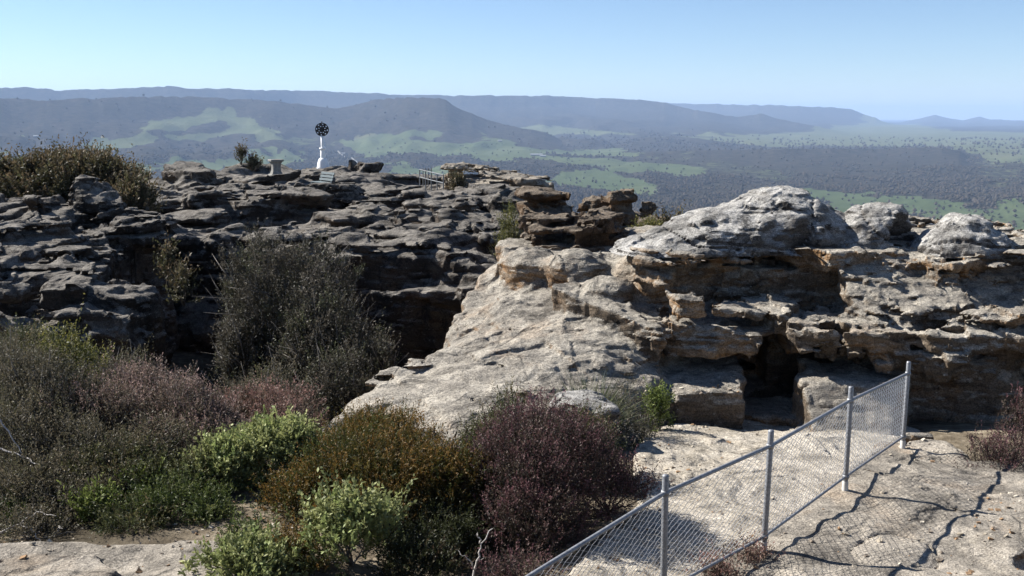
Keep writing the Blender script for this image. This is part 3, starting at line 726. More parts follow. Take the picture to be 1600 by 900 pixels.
# --- three domes on top of the outcrop
def dome(parts, lo, hi, seed, label, mat, cuts=(), h=0.04):
    v = Vol(lo, hi, h)
    for c, r, k in parts: v.ell(c, r, k, pw=2.3)
    for c, r in cuts: v.ell(c, r, 0.12, True)
    v.strata(0.03, seed, 0.05, 0.18, 0.08, (0.06, 0.02)); v.rough(0.05, 1.0, seed + 1, 4, 0.6); v.blocks(0.035, 0.5, 0.4, seed + 5, 0.1, 0.3, 0.2); v.blocks(0.016, 0.18, 0.15, seed + 7, 0.05, 0.12, 0.1); v.cracks(0.08, 1.0, seed + 2, 0.035, 1.2); v.rough(0.010, 0.14, seed + 3, 2)
    o = v.mesh("rock_dome", mat); tag(o, label, "rock dome", "rounded domes along the outcrop top"); return o
b = lambda u, y, z: (WX(u, y, z), y, z)
dome([(b(1218, 20.5, 1.72), (1.30, 1.2, 1.38), 0.3), (b(1150, 20.2, 1.75), (1.5, 1.1, 0.92), 0.4), (b(1090, 19.9, 1.70), (1.6, 1.0, 0.50), 0.4), (b(1030, 19.5, 1.72), (1.0, 0.9, 0.26), 0.3), (b(1290, 20.5, 1.65), (0.7, 1.0, 0.82), 0.3), (b(1240, 19.8, 1.8), (0.85, 0.8, 0.5), 0.3)],
     (1.0, 17.8, 1.84), (8.2, 22.6, 3.4), 71, "largest grey rock dome with a long left shoulder, on the outcrop top", MAT_PALE, [(b(1258, 19.2, 2.1), (0.22, 0.25, 0.5))])
dome([(b(1372, 20.1, 1.75), (0.80, 0.9, 1.06), 0.2), (b(1335, 19.9, 1.7), (0.66, 0.8, 0.66), 0.3), (b(1420, 20.0, 1.7), (0.5, 0.7, 0.5), 0.25)],
     (5.6, 18.2, 1.84), (9.6, 22.0, 3.3), 81, "middle pale rock dome with a brown hollow on its right flank", MAT_PALE, [(b(1428, 19.55, 2.15), (0.42, 0.45, 0.45))])
dome([(b(1500, 19.5, 1.72), (0.95, 1.0, 0.64), 0.2), (b(1506, 19.5, 1.98), (0.66, 0.75, 0.56), 0.25)], (6.9, 17.8, 1.84), (10.6, 21.2, 3.0), 91,
     "lowest rounded pale rock dome at the right end of the row", MAT_PALE)
# --- middle stack and the ground behind it
v = Vol((-1.4, 20.6, -3.5), (8.6, 36.0, 3.0), 0.055)
X, Y = v.ax[0][:, None], v.ax[1][None, :]
H = rbf([W(*p) for p in [(800, 390, 23), (900, 396, 22.6), (985, 385, 23), (1000, 362, 26), (1060, 358, 26), (1000, 348, 29), (1040, 346, 30), (940, 345, 30), (860, 350, 29), (830, 330, 30), (900, 335, 32)]] + [(6, 24, 1.5), (8, 26, 1.2), (8, 35, 0.8), (3, 35, 1.3), (-1, 35, 0.8)], X, Y)
H += 0.08 * fbm([v.ax[0], v.ax[1]], 0.9, 103, 3)
d2 = poly_sdf(X, Y, P2([(795, 21.6), (900, 21.0), (1000, 21.0), (1300, 21.2), (1300, 26), (1080, 31), (1050, 34.5), (930, 35), (835, 33), (815, 28)], 1.2)) + 0.2 * fbm([v.ax[0], v.ax[1]], 1.2, 104, 3)
v.field(H, d2, soft=0.25)
v.slab(P2([(826, 23.0), (860, 22.6), (930, 22.5), (985, 22.8), (1000, 25), (830, 25.3)], 1.7), 1.0, 1.75, 0.1, 0.1, rough=0.1, rs=0.6, seed=105)
v.slab(P2([(818, 23.0), (850, 22.7), (880, 23.1), (925, 22.5), (975, 22.8), (980, 24.6), (930, 25.4), (820, 25.4)], 2), 1.7, 2.05, 0.12, 0.08, rough=0.12, rs=0.5, seed=106)
v.slab(P2([(815, 23.6), (870, 23.0), (895, 23.4), (895, 25.5), (815, 25.6)], 2.2), 1.95, 2.27, 0.1, 0.08, rough=0.1, rs=0.5, seed=107, tilt=(-0.02, 0.06))
v.slab(P2([(905, 22.8), (955, 22.8), (975, 23.6), (960, 25), (905, 25)], 2.2), 1.95, 2.27, 0.1, 0.06, rough=0.1, rs=0.5, seed=108)
v.ell(W(845, 305, 24.9), (0.75, 0.8, 0.3), 0.15); v.ell(W(872, 315, 23.2), (0.16, 0.18, 0.16), 0.05)
for (u, vv, y, hx, hz, rz) in [(968, 322, 29.5, 0.5, 0.62, 0.2), (948, 326, 30, 0.6, 0.5, 0.0), (912, 308, 28.5, 0.28, 0.45, 0.5), (985, 328, 28.6, 0.24, 0.42, 0.3), (1012, 330, 29.5, 0.3, 0.2, 0.2), (1012, 318, 29.6, 0.28, 0.12, 0.0), (930, 318, 30, 0.5, 0.25, 0), (1045, 347, 30, 0.3, 0.15, 0), (1070, 345, 31, 0.2, 0.12, 0)]:
    v.box(W(u, vv, y), (hx, hx * 0.9, hz), 0.12, 0.1, rz=rz, taper=-0.1)
v.sandstone(0.8, 0.5, 111); v.rough(0.012, 0.2, 115, 2)
o = v.mesh("rock_stack", MAT_BROWN)
tag(o, "dark brown layered rock stack standing behind the nose of the outcrop, above the chasm", "rock stack")

# --- plateau with the trig pillar
def plateau(lo, hi, h, fine):
    v = Vol(lo, hi, h)
    X, Y = v.ax[0][:, None], v.ax[1][None, :]
    PC = [W(*p) for p in [(150, 292, 74), (230, 283, 72), (300, 276, 70), (380, 268, 72), (430, 265, 74), (505, 260, 78), (560, 264, 76), (610, 276, 70), (660, 284, 62), (700, 290, 58),
          (432, 279, 63), (500, 299, 53), (350, 287, 58), (250, 296, 54), (560, 300, 50), (650, 305, 51), (720, 310, 50), (780, 308, 54), (840, 310, 55),
          (240, 352, 37), (330, 372, 34), (430, 368, 34), (500, 375, 33), (560, 385, 32), (650, 385, 31), (740, 375, 31.5), (780, 368, 33),
          (260, 330, 43), (325, 366, 41.6), (380, 366, 41.6), (440, 360, 41.6), (330, 302, 46), (420, 300, 46), (470, 300, 48), (400, 362, 37), (500, 338, 40), (600, 345, 39), (690, 350, 42), (640, 350, 42), (740, 350, 42), (690, 314, 46), (620, 316, 46), (770, 340, 41), (800, 330, 44), (640, 372, 33)]]
    PC += [(-24, 50, 0.4), (-24, 70, 0.0), (-24, 36, 0.3), (-10, 86, -0.2), (-18, 86, -0.4)]
    H0 = rbf(PC, X, Y)
    n1 = fbm([v.ax[0], v.ax[1]], 5.0, 121, 4, 0.55); n2 = fbm([v.ax[0], v.ax[1]], 2.2, 122, 3, 0.5)
    nearf = np.clip((62 - Y) / 18, 0.25, 1)
    G = H0 + (0.16 * n1 + 0.08 * n2) * nearf
    q = G / 0.7 + 0.25 * n2; fr = q - np.floor(q)
    H = 0.35 * G + 0.65 * ((np.floor(q) + np.clip((fr - 0.55) * 6, 0, 1)) - 0.25 * n2) * 0.7
    d2 = poly_sdf(X, Y, P2([(100, 38), (225, 36.5), (245, 34.5), (330, 32.8), (430, 32.3), (500, 31.6), (560, 31.0), (640, 29.9), (740, 30.2), (785, 31.6), (795, 34), (800, 38), (835, 47), (858, 55)], 0.2) + P2([(850, 62), (700, 68), (690, 74), (605, 76), (590, 82), (500, 86), (300, 84), (100, 78), (-60, 74), (-60, 40)], 0))
    d2 = d2 + 0.55 * fbm([v.ax[0], v.ax[1]], 2.6, 123, 4, 0.55)
    v.field(H, d2, soft=0.35, gmax=3.0)
    # shelf along the foot of the front cliff
    v.slab(P2([(240, 34), (330, 31.8), (440, 31.6), (560, 30.2), (650, 29.2), (770, 29.6), (780, 33), (240, 37)], -0.4), -1.1, -0.55, 0.2, 0.2, rough=0.5, rs=1.3, seed=124)
    # named steps and blocks
    v.slab(P2([(322, 44), (375, 42.6), (432, 42.8), (455, 44), (440, 49), (330, 50)], 1), -1.0, W(380, 301, 43)[2], 0.15, 0.15, rough=0.25, rs=1.2, seed=125)
    v.slab(P2([(640, 43.6), (700, 42.8), (738, 43.2), (742, 46), (640, 47)], 1), -1.0, W(690, 315, 43.5)[2], 0.15, 0.12, rough=0.2, rs=1.0, seed=126, tilt=(0.03, 0))
    v.slab(P2([(262, 55.5), (300, 54.4), (335, 55), (338, 60), (300, 63), (262, 61)], 1), 0.75, W(300, 264, 56)[2], 0.2, 0.1, rough=0.25, rs=1.0, seed=127)
    v.slab(P2([(268, 57), (318, 56.6), (322, 61), (268, 61)], 1), -0.5, 1.0, 0.2, 0.1, rough=0.2, rs=1.0, seed=128)
    v.slab(P2([(552, 72), (598, 71.5), (600, 76), (552, 77)], 1), 0.2, W(575, 253, 73)[2], 0.2, 0.15, rough=0.25, rs=1.0, seed=132)
    v.slab(P2([(480, 75), (560, 74), (560, 80), (480, 81)], 1), 0.0, W(505, 260, 78)[2] + 0.02, 0.2, 0.2, rough=0.4, rs=1.5, seed=133)
    v.ell(W(368, 262, 70), (1.4, 1.2, 0.62), 0.2); v.ell(W(345, 258, 71), (0.7, 0.8, 0.5), 0.2); v.ell(W(400, 262, 73), (1.0, 1.0, 0.4), 0.2)
    h = W(577, 330, 41); v.ell((h[0], h[1], h[2] - 0.2), (0.7, 0.7, 0.75), 0.3); v.ell((h[0] + 0.05, h[1], h[2] + 0.45), (0.24, 0.26, 0.42), 0.15)
    v.ell(W(700, 375, 32.6), (1.25, 1.1, 0.5), 0.25); v.ell(W(760, 378, 32.4), (0.55, 0.8, 0.6), 0.15); v.ell(W(630, 368, 34), (1.0, 0.9, 0.45), 0.2)
    v.ell(W(470, 312, 46), (1.0, 0.8, 0.5), 0.2); v.ell(W(720, 320, 43), (0.5, 0.5, 0.4), 0.2); v.ell(W(800, 318, 44), (1.0, 0.8, 0.45), 0.25); v.ell(W(500, 318, 45), (0.5, 0.5, 0.4), 0.2)
    rs = np.random.RandomState(5)
    for i in range(110):
        y = 31.5 + 40 * rs.rand() ** 1.6; u = rs.uniform(210, 800)
        x = WX(u, y); s = rs.uniform(0.25, 1.0) * (0.7 + y / 80)
        a = int((x - v.lo[0]) / v.h); bq = int((y - v.lo[1]) / v.h)
        if not (0 <= a < H.shape[0] and 0 <= bq < H.shape[1]) or d2[a, bq] > -0.2: continue
        if math.hypot(x - W(500, 298, 53)[0], y - 53) < 2.2 or math.hypot(x - W(432, 278, 64)[0], y - 63) < 2.5 or math.hypot(x - W(505, 260, 78)[0], y - 78) < 4: continue
        hz = s * rs.uniform(0.25, 0.55) * (0.6 if y > 52 else 1)
        if i % 2:
            v.ell((x, y, H[a, bq] - 0.05), (s * rs.uniform(.9, 1.5), s * .9, hz * 1.5), 0.25, pw=1.6); continue
        v.box((x, y, H[a, bq] + hz * 0.25), (s * rs.uniform(0.8, 1.8), s, hz), 0.12, 0.12, rz=rs.uniform(-0.6, 0.6), tilt=(rs.uniform(-0.12, 0.12), rs.uniform(-0.1, 0.1)), taper=rs.uniform(-0.25, 0.2))
    v.ridged(0.32, 3.4, 141, .6, 2); v.sandstone(2.3, 0.95 if fine else 0.6, 134, 0.5, fine); v.rough(0.02, 0.4, 137, 2)
    return v
VA, QA = plateau((-25.0, 28.2, -5.2), (4.4, 49.0, 2.4), 0.075, True).raw()
VB, QB = plateau((-25.0, 48.9, -2.5), (4.4, 87.0, 2.7), 0.12, False).raw()
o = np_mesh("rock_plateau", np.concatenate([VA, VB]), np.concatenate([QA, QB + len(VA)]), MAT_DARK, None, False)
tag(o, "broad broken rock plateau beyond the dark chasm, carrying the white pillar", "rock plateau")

# --- paler block at the plateau's right end
v = Vol((-6.0, 50.5, -1.6), (3.4, 66.0, 2.9), 0.10)
v.slab(P2([(700, 56), (760, 54.2), (830, 53.2), (856, 54.6), (852, 61), (780, 64), (700, 62)], 1), 0.9, W(800, 268, 57)[2], 0.15, 0.2, rough=0.25, rs=1.2, seed=129, tilt=(-0.11, 0.0))
v.slab(P2([(690, 57), (760, 55.4), (835, 54.3), (858, 55.6), (852, 61), (700, 63)], 1), -1.0, 1.0, 0.2, 0.2, rough=0.25, rs=1.0, seed=130)
v.slab(P2([(692, 58), (720, 57.4), (728, 59), (720, 60.5), (692, 60.5)], 1.5), 0.6, W(710, 258, 58)[2], 0.2, 0.1, rough=0.15, rs=0.8, seed=131)
v.sandstone(1.5, 0.8, 191)
o = v.mesh("rock_block", MAT_APRON)
tag(o, "pale tilted rock block with an overhanging right end, closing the plateau beside the metal railing", "rock block")

# --- left cliff: stepped ledges over the gully
v = Vol((-19.0, 17.6, -4.5), (-4.6, 37.0, 2.9), 0.05)
X, Y = v.ax[0][:, None], v.ax[1][None, :]
H = rbf([W(*p) for p in [(0, 295, 30), (60, 305, 30), (120, 318, 30), (210, 345, 29.5), (100, 335, 28), (20, 335, 28), (60, 360, 26), (20, 400, 24.2), (70, 415, 23), (190, 352, 29), (130, 425, 23), (200, 412, 23), (160, 440, 21.8), (190, 430, 22.2), (100, 448, 21.6), (40, 440, 22), (20, 470, 20.8), (90, 485, 20.4), (150, 478, 20.6), (60, 505, 19.6), (130, 505, 19.5)]]
        + [(-14, 22, 1.6), (-18, 20, 1.4), (-18, 30, 2.2), (-18, 36, 1.5), (-12, 36, 1.2), (-9, 36, 0.8)], X, Y)
n2 = fbm([v.ax[0], v.ax[1]], 1.6, 142, 3, 0.5)
G = H + 0.16 * n2
q = G / 0.34 + 0.2 * n2; fr = q - np.floor(q)
H = 0.25 * G + 0.75 * ((np.floor(q) + np.clip((fr - 0.55) * 4.5, 0, 1)) - 0.2 * n2) * 0.34
d2 = poly_sdf(X, Y, P2([(-150, 20.3), (0, 20.3), (100, 20.2), (165, 20.5), (198, 21.3), (207, 22.2), (200, 24.5), (185, 26), (215, 28), (240, 29.4), (248, 31), (240, 34), (238, 38)], 0.8) + [(-20, 38), (-20, 18)])
d2 = d2 + 0.28 * fbm([v.ax[0], v.ax[1]], 1.3, 143, 4, 0.55)
v.field(H, d2, soft=0.25, gmax=3.0)
v.slab(P2([(40, 27.8), (120, 27.6), (200, 28.2), (236, 29), (238, 32), (40, 33)], 1.4), 0.7, W(130, 340, 28.2)[2], 0.15, 0.12, rough=0.22, rs=0.9, seed=144, tilt=(0.0, 0.04))
v.slab(P2([(60, 28.6), (230, 29.2), (235, 33), (60, 33)], 0), -4, 0.8, 0.2, 0.1, rough=0.3, rs=1.0, seed=145)
for (a, b_, c3, r3) in [(145, 312, 30.3, (0.85, 0.8, 0.55)), (135, 292, 30.4, (0.32, 0.35, 0.42)), (60, 312, 29.5, (0.75, 0.7, 0.4)), (20, 300, 29, (0.5, 0.6, 0.3)), (170, 325, 30.0, (0.7, 0.6, 0.3)), (100, 390, 24.6, (0.6, 0.6, 0.25)), (55, 465, 20.6, (0.35, 0.35, 0.22)), (10, 460, 21, (0.6, 0.6, 0.4))]:
    v.ell(W(a, b_, c3), r3, 0.15)
v.slab(P2([(130, 21.6), (180, 21.4), (206, 22.0), (204, 23.4), (150, 24)], 1.4), 1.1, W(180, 418, 22.5)[2], 0.1, 0.06, rough=0.15, rs=0.6, seed=146)
v.slab(P2([(120, 21.0), (170, 20.7), (195, 21.4), (190, 23), (130, 23)], 1.0), 0.7, W(160, 440, 21.4)[2], 0.1, 0.06, rough=0.15, rs=0.6, seed=147)
v.ridged(0.18, 2.0, 155, .6, 2); v.sandstone(1.6, 0.85, 148, 0.35); v.rough(0.015, 0.25, 151, 2)
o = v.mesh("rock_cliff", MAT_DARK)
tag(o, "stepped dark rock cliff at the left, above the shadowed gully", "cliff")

# --- loose boulders
def boulder(c, r, seed, label, mat, h=0.035, ledge=0.03):
    v = Vol([c[i] - r[i] * 1.45 - 0.1 for i in range(3)], [c[i] + r[i] * 1.45 + 0.1 for i in range(3)], h)
    v.ell(c, r, 0.1, pw=2.8)
    v.strata(ledge, seed, 0.05, 0.2, 0.05, (0.1, 0.05)); v.blocks(0.05, 0.3, 0.25, seed + 4, 0.08, 0.2, 0.1); v.rough(0.18 * min(r), 1.6 * max(r), seed + 1, 3, 0.5); v.rough(0.012, 0.18, seed + 2, 2)
    o = v.mesh("boulder", mat); tag(o, label, "boulder"); return o
def seat(u, y, dz):
    x = WX(u, y); best = -9
    hit, loc, *_ = bpy.data.objects['sandstone_outcrop'].ray_cast(Vector((x, y, 9)), Vector((0, 0, -1)))
    return np.array([x, y, (loc.z if hit else 0) + dz])
boulder(W(912, 650, 14.6), (0.66, 0.6, 0.36), 161, "rounded pale grey boulder behind the purple bush", MAT_PALE)
boulder(seat(676, 18.0, .13), (0.21, 0.2, 0.17), 171, "larger brown boulder perched on the apron edge above the chasm", MAT_WARM)
boulder(seat(652, 17.55, .08), (0.18, 0.15, 0.13), 174, "smaller tan boulder at the left end of the apron edge", MAT_WARM)
boulder(W(1432, 684, 14.35), (0.26, 0.16, 0.10), 177, "flat orange stone on the ledge end beside the last fence post", MAT_WARM)
# ---------------------------------------------------------------- shrubs, tussocks, small trees
def leaf_mat(name, trans=0.3):
    t = NT(name)
    c = t.attr("tint")
    c = t.mix(t.map(t.noise(30, 3), 0.3, 0.7, 0, 0.35), c, (0.5, 0.5, 0.5), 'OVERLAY')
    t.put(t.b.inputs['Base Color'], c); t.b.inputs['Roughness'].default_value = 0.6
    t.b.inputs['Specular IOR Level'].default_value = 0.25
    tr = t.n.new('ShaderNodeBsdfTranslucent'); t.l.new(c, tr.inputs['Color'])
    mx = t.n.new('ShaderNodeMixShader'); mx.inputs[0].default_value = trans
    t.l.new(t.b.outputs[0], mx.inputs[1]); t.l.new(tr.outputs[0], mx.inputs[2]); t.l.new(mx.outputs[0], t.out.inputs['Surface'])
    return t.m
LEAF = leaf_mat("heath leaves")
def bark_mat(name, a, b):
    t = NT(name); return t.done(t.ramp(t.noise(18, 5, 0.7), [(0.35, a), (0.65, b)]), 0.95, t.bump(t.noise(60, 3), 0.5, 0.01), 0.1)
BARK = bark_mat("grey brown twigs", (0.035, 0.03, 0.026), (0.10, 0.088, 0.076))
PALETWIG = bark_mat("pale grey twigs", (0.10, 0.09, 0.08), (0.26, 0.24, 0.215))
DEADWOOD = bark_mat("bleached dead wood", (0.30, 0.28, 0.26), (0.50, 0.47, 0.44))

def unit(v): return v / (np.linalg.norm(v, axis=-1, keepdims=True) + 1e-9)

def tubes(paths, radii, sides=4):
    """list of polylines with radii -> one tube mesh (V,Q)"""
    Vs, Qs = [], []; n0 = 0
    for P, R in zip(paths, radii):
        P = np.asarray(P, float); R = np.asarray(R, float)
        T = unit(np.gradient(P, axis=0)); up = np.array([0.31, 0.17, 0.93]) if abs(T[0][2]) < 0.9 else np.array([1.0, 0.1, 0])
        A = unit(np.cross(T, up)); B = np.cross(T, A)
        ang = np.arange(sides) * 2 * math.pi / sides
        ring = P[:, None] + R[:, None, None] * (np.cos(ang)[None, :, None] * A[:, None] + np.sin(ang)[None, :, None] * B[:, None])
        Vs.append(ring.reshape(-1, 3)); k = len(P)
        i = np.arange(k - 1)[:, None] * sides + np.arange(sides)[None]; j = np.arange(k - 1)[:, None] * sides + (np.arange(sides)[None] + 1) % sides
        Qs.append(np.stack([i, j, j + sides, i + sides], -1).reshape(-1, 4) + n0); n0 += k * sides
        if sides == 4: Qs.append(np.array([[0, 3, 2, 1]]) + n0 - k * sides); Qs.append(np.array([[0, 1, 2, 3]]) + n0 - sides)
    return np.concatenate(Vs), np.concatenate(Qs)

STY = {  # leaf length, leaf width, leaves per sprig, sprig length, uprightness, sprigs per m2 factor, base colour, tip colour, spread of colour
    'pink':   dict(c2=(.13,.115,.075), l=.030, w=.010, n=11, sl=.20, up=1.1, dens=1.0, c0=(.055, .048, .034), c1=(.29, .20, .175), twig=1.3),
    'rust':   dict(c2=(.16,.12,.085), l=.028, w=.010, n=11, sl=.18, up=1.0, dens=1.0, c0=(.060, .050, .034), c1=(.29, .165, .14), twig=1.2),
    'grey':   dict(c2=(.11,.108,.048), l=.028, w=.009, n=10, sl=.20, up=0.9, dens=0.8, c0=(.060, .058, .042), c1=(.15, .125, .082), twig=1.6),
    'olive':  dict(c2=(.13,.09,.05), l=.030, w=.010, n=12, sl=.17, up=0.8, dens=1.1, c0=(.040, .052, .020), c1=(.105, .105, .045), twig=.7),
    'yellow': dict(c2=(.12,.12,.06), l=.034, w=.014, n=11, sl=.18, up=0.8, dens=.8, c0=(.075, .085, .025), c1=(.22, .20, .06), twig=1.2),
    'lime':   dict(c2=(.24,.30,.10), l=.042, w=.020, n=13, sl=.15, up=0.9, dens=1.0, c0=(.15, .17, .07), c1=(.33, .345, .145), twig=1.0),
    'orange': dict(c2=(.075,.095,.025), l=.026, w=.009, n=14, sl=.15, up=0.9, dens=1.25, c0=(.040, .048, .012), c1=(.195, .108, .03), twig=.6),
    'fern':   dict(c2=(.13,.14,.05), l=.030, w=.010, n=14, sl=.17, up=0.7, dens=1.1, c0=(.026, .045, .012), c1=(.085, .105, .03), twig=.5),
    'purple': dict(c2=(.10,.075,.055), l=.026, w=.009, n=12, sl=.18, up=1.0, dens=1.15, c0=(.040, .036, .026), c1=(.155, .075, .082), twig=1.0),
    'shade':  dict(l=.030, w=.010, n=14, sl=.17, up=0.7, dens=1.1, c0=(.018, .024, .010), c1=(.050, .055, .022), c2=(.075, .05, .03), twig=.7),  # fern leaves with the shade put into their colours
    'gully':  dict(c2=(.075,.085,.04), l=.044, w=.014, n=13, sl=.27, up=.8, dens=.75, c0=(.032, .030, .022), c1=(.105, .092, .072), twig=1.6),
    'crest':  dict(c2=(.09,.095,.045), l=.060, w=.022, n=11, sl=.32, up=0.9, dens=.6, c0=(.045, .045, .022), c1=(.15, .11, .065), twig=1.0),
    'green':  dict(c2=(.14,.18,.05), l=.045, w=.016, n=12, sl=.20, up=0.9, dens=.9, c0=(.075, .105, .022), c1=(.21, .24, .07), twig=.5),
}
def shrub_mesh_data(style, rx, ry, h, seed, lump=0.25, density=1.0, far=1.0):
    S = STY[style]; rs = np.random.RandomState(seed)
    area = 2 * math.pi * (rx * ry * 0.5 + (rx + ry) / 2 * h * 0.5)
    nc = int(np.clip(area * 52 * density / far ** 1.2, 14, 1100))
    # lobes give the outline its uneven shape
    nl = 6 + rs.randint(4)
    LD = unit(rs.normal(size=(nl, 3)) + [0, 0, 0.5]); LA = rs.uniform(0.3, 1.0, nl)
    D = unit(rs.normal(size=(nc, 3)) * [1, 1, 0.9] + [0, 0, 0.42]); D[:, 2] = np.where(D[:, 2] < -0.62, -D[:, 2], D[:, 2])
    lobe = np.clip((D @ LD.T - 0.55) / 0.45, 0, 1)
    rad = 1 - lump + lump * 1.35 * (lobe * LA).max(1) + rs.uniform(-0.15, 0.12, nc)
    inner = rs.rand(nc) < 0.30
    rad = np.where(inner, rad * rs.uniform(0.45, 0.85, nc), rad * rs.uniform(0.88, 1.04, nc))
    zc = h * 0.40
    Cc = D * rad[:, None] * np.array([rx, ry, h * 0.60]) + [0, 0, zc]
    Cc[:, 2] = np.maximum(Cc[:, 2], 0.05 * h)
    ns = max(5, int(13 * S['dens']))
    out = unit(Cc - [0, 0, zc * 0.5])
    B = np.repeat(Cc, ns, 0) + rs.normal(size=(nc * ns, 3)) * 0.085 * far ** 0.5 * np.array([1, 1, 0.8])
    d = unit(np.repeat(out, ns, 0) * 0.8 + np.array([0, 0, S['up']]) + rs.normal(size=(nc * ns, 3)) * 0.42)
    L = S['sl'] * far ** 0.6 * rs.uniform(0.55, 1.25, nc * ns) * np.where(rs.rand(nc * ns) < 0.07, 1.8, 1.0)
    n = S['n']; m = nc * ns
    tt = np.linspace(0.08, 1.0, n)[None, :] + rs.uniform(-.04, .04, (m, n))
    P = B[:, None] + d[:, None] * (L[:, None] * tt)[..., None]
    bend = rs.normal(size=(m, 1, 3)) * 0.12 * L[:, None, None] * (tt ** 2)[..., None]
    P = (P + bend).reshape(-1, 3)
    ld = unit(np.repeat(d, n, 0) * 0.9 + rs.normal(size=(m * n, 3)) * 0.62)
    sd = unit(np.cross(ld, rs.normal(size=(m * n, 3))))
    ll = 1.2 * S['l'] * far ** 0.75 * rs.uniform(0.7, 1.3, m * n); ww = 1.3 * S['w'] * far ** 0.85 * rs.uniform(0.7, 1.3, m * n)
    a = P; b = P + ld * (ll * 0.5)[:, None] + sd * (ww * 0.5)[:, None]; c = P + ld * ll[:, None]; e = P + ld * (ll * 0.5)[:, None] - sd * (ww * 0.5)[:, None]
    V = np.stack([a, b, c, e], 1).reshape(-1, 3)
    Q = np.arange(len(V)).reshape(-1, 4)
    # young growth at the sprig ends carries the tip colour; each clump has its own cast
    cl = np.repeat(np.repeat(rs.uniform(0, 1, nc), ns), n); sp = np.repeat(rs.uniform(0, 1, m), n)
    mixf = np.clip(tt.reshape(-1) * 0.75 + (cl - 0.5) * 0.7 + (sp - 0.5) * 0.4, 0, 1)[:, None]
    alt = np.repeat(np.repeat((rs.rand(nc) < 0.35) * rs.uniform(.4, 1, nc), ns), n)[:, None]
    tipc = np.array(S['c1']) * (1 - alt) + np.array(S.get('c2', S['c1'])) * alt
    colr = np.array(S['c0']) * (1 - mixf) + tipc * mixf
    colr = colr * rs.uniform(0.75, 1.25, (m * n, 1)) * (1 + 0.25 * (cl - 0.5))[:, None]
    Cv = np.repeat(colr, 4, 0)
    # stems
    paths, radii = [], []
    k = int(np.clip(nc * 0.14 * S['twig'], 8, 110))
    for i in rs.choice(nc, min(k, nc), False):
        tip = Cc[i]; b0 = rs.normal(size=3) * [0.05, 0.05, 0] * max(rx, 0.3)
        mid = b0 * 0.4 + tip * 0.45 + np.array([0, 0, 0.10 * h]) + rs.normal(size=3) * 0.05 * h
        end = tip + out[i] * S['sl'] * 0.7 * far ** 0.5
        ts = np.linspace(0, 1, 6)[:, None]
        pth = (1 - ts) ** 2 * b0 + 2 * ts * (1 - ts) * mid + ts ** 2 * end + rs.normal(size=(6, 3)) * 0.012
        r0 = 0.010 + 0.012 * h * rs.rand(); paths.append(pth); radii.append(np.linspace(r0, 0.0025 * far ** 0.7, 6))
        for _ in range(2):
            q = pth[rs.randint(2, 5)]; e2 = q + unit(out[i] + rs.normal(size=3) * 0.6) * rs.uniform(0.15, 0.4) * h
            paths.append(np.stack([q, (q + e2) / 2 + rs.normal(size=3) * 0.02, e2])); radii.append([r0 * 0.4, r0 * 0.3, 0.002 * far ** 0.7])
    return (V, Q, Cv), tubes(paths, radii, 4)

def shrub(name, label, cat, style, u, vtop, y, wpx, zb=None, seed=0, deep=0.85, lump=0.36, density=1.0, group=None, far=1.0, stem='stem'):
    x = WX(u, y); top = W(u, vtop, y)
    z = ground_z(x, y) if zb is None else zb
    h = max(0.15, top[2] - z) / 0.97
    rx = wpx / 2 / FPX * math.hypot(y, CAMZ - z)
    sl = STY[style]['sl'] * far ** 0.6
    rx = max(0.4 * rx, rx - 0.35 * sl); h = max(0.5 * h, h - 0.55 * sl)
    (V, Q, Cv), (TV, TQ) = shrub_mesh_data(style, rx, rx * deep, h, seed, lump, density, far)
    r = empty(name, (x, y, z - 0.03)); tag(r, label, cat, group)
    np_mesh('foliage', V, Q, LEAF, r, False, Cv)
    np_mesh(stem, TV, TQ, PALETWIG if style in ('grey', 'pink', 'lime', 'yellow', 'gully') else BARK, r, True)
    return r

def tussock(name, label, cat, u, vtop, y, wpx, c0, c1, seed, n=420, zb=None):
    rs = np.random.RandomState(seed); x = WX(u, y); z = ground_z(x, y) if zb is None else zb
    h = W(u, vtop, y)[2] - z; rx = wpx / 2 / FPX * y
    b = rs.normal(size=(n, 3)) * [rx * .25, rx * .25, 0]; d = unit(rs.normal(size=(n, 3)) * [.45, .45, .1] + [0, 0, 1.0])
    L = h * rs.uniform(.6, 1.1, n)
    w = unit(np.cross(d, rs.normal(size=(n, 3)))) * 0.009
    drop = np.stack([d[:, 0], d[:, 1], -np.ones(n)], 1) * (L * 0.12)[:, None]
    m = b + d * (L * .55)[:, None]; t_ = b + d * L[:, None] + drop
    V = np.stack([b - w, b + w, m + w * .8, m - w * .8, t_ + w * .15, t_ - w * .15], 1).reshape(-1, 3)
    i = np.arange(n)[:, None] * 6; Q = np.concatenate([i + [0, 1, 2, 3], i + [3, 2, 4, 5]])
    f = rs.rand(n, 1); C_ = np.repeat(np.array(c0) * (1 - f) + np.array(c1) * f, 6, 0)
    o = np_mesh(name, V, Q, LEAF, None, False, C_, (x, y, z - .02)); return tag(o, label, cat)

def top_of(names, x, y, default=0.0):
    """height of the rock under a point (ray straight down on the built meshes)"""
    best = -99
    for o in COL.objects:
        if o.type == 'MESH' and o.name.split('.')[0] in names:
            hit, loc, *_ = o.ray_cast(Vector((x, y, 60)), Vector((0, 0, -1)))
            if hit: best = max(best, loc.z)
    return best if best > -90 else default
ROCKS = ('rock_plateau', 'rock_block', 'rock_cliff', 'sandstone_outcrop', 'rock_stack', 'rock_ledge', 'path', 'ground', 'flat_rock')

SH = 'shrub'
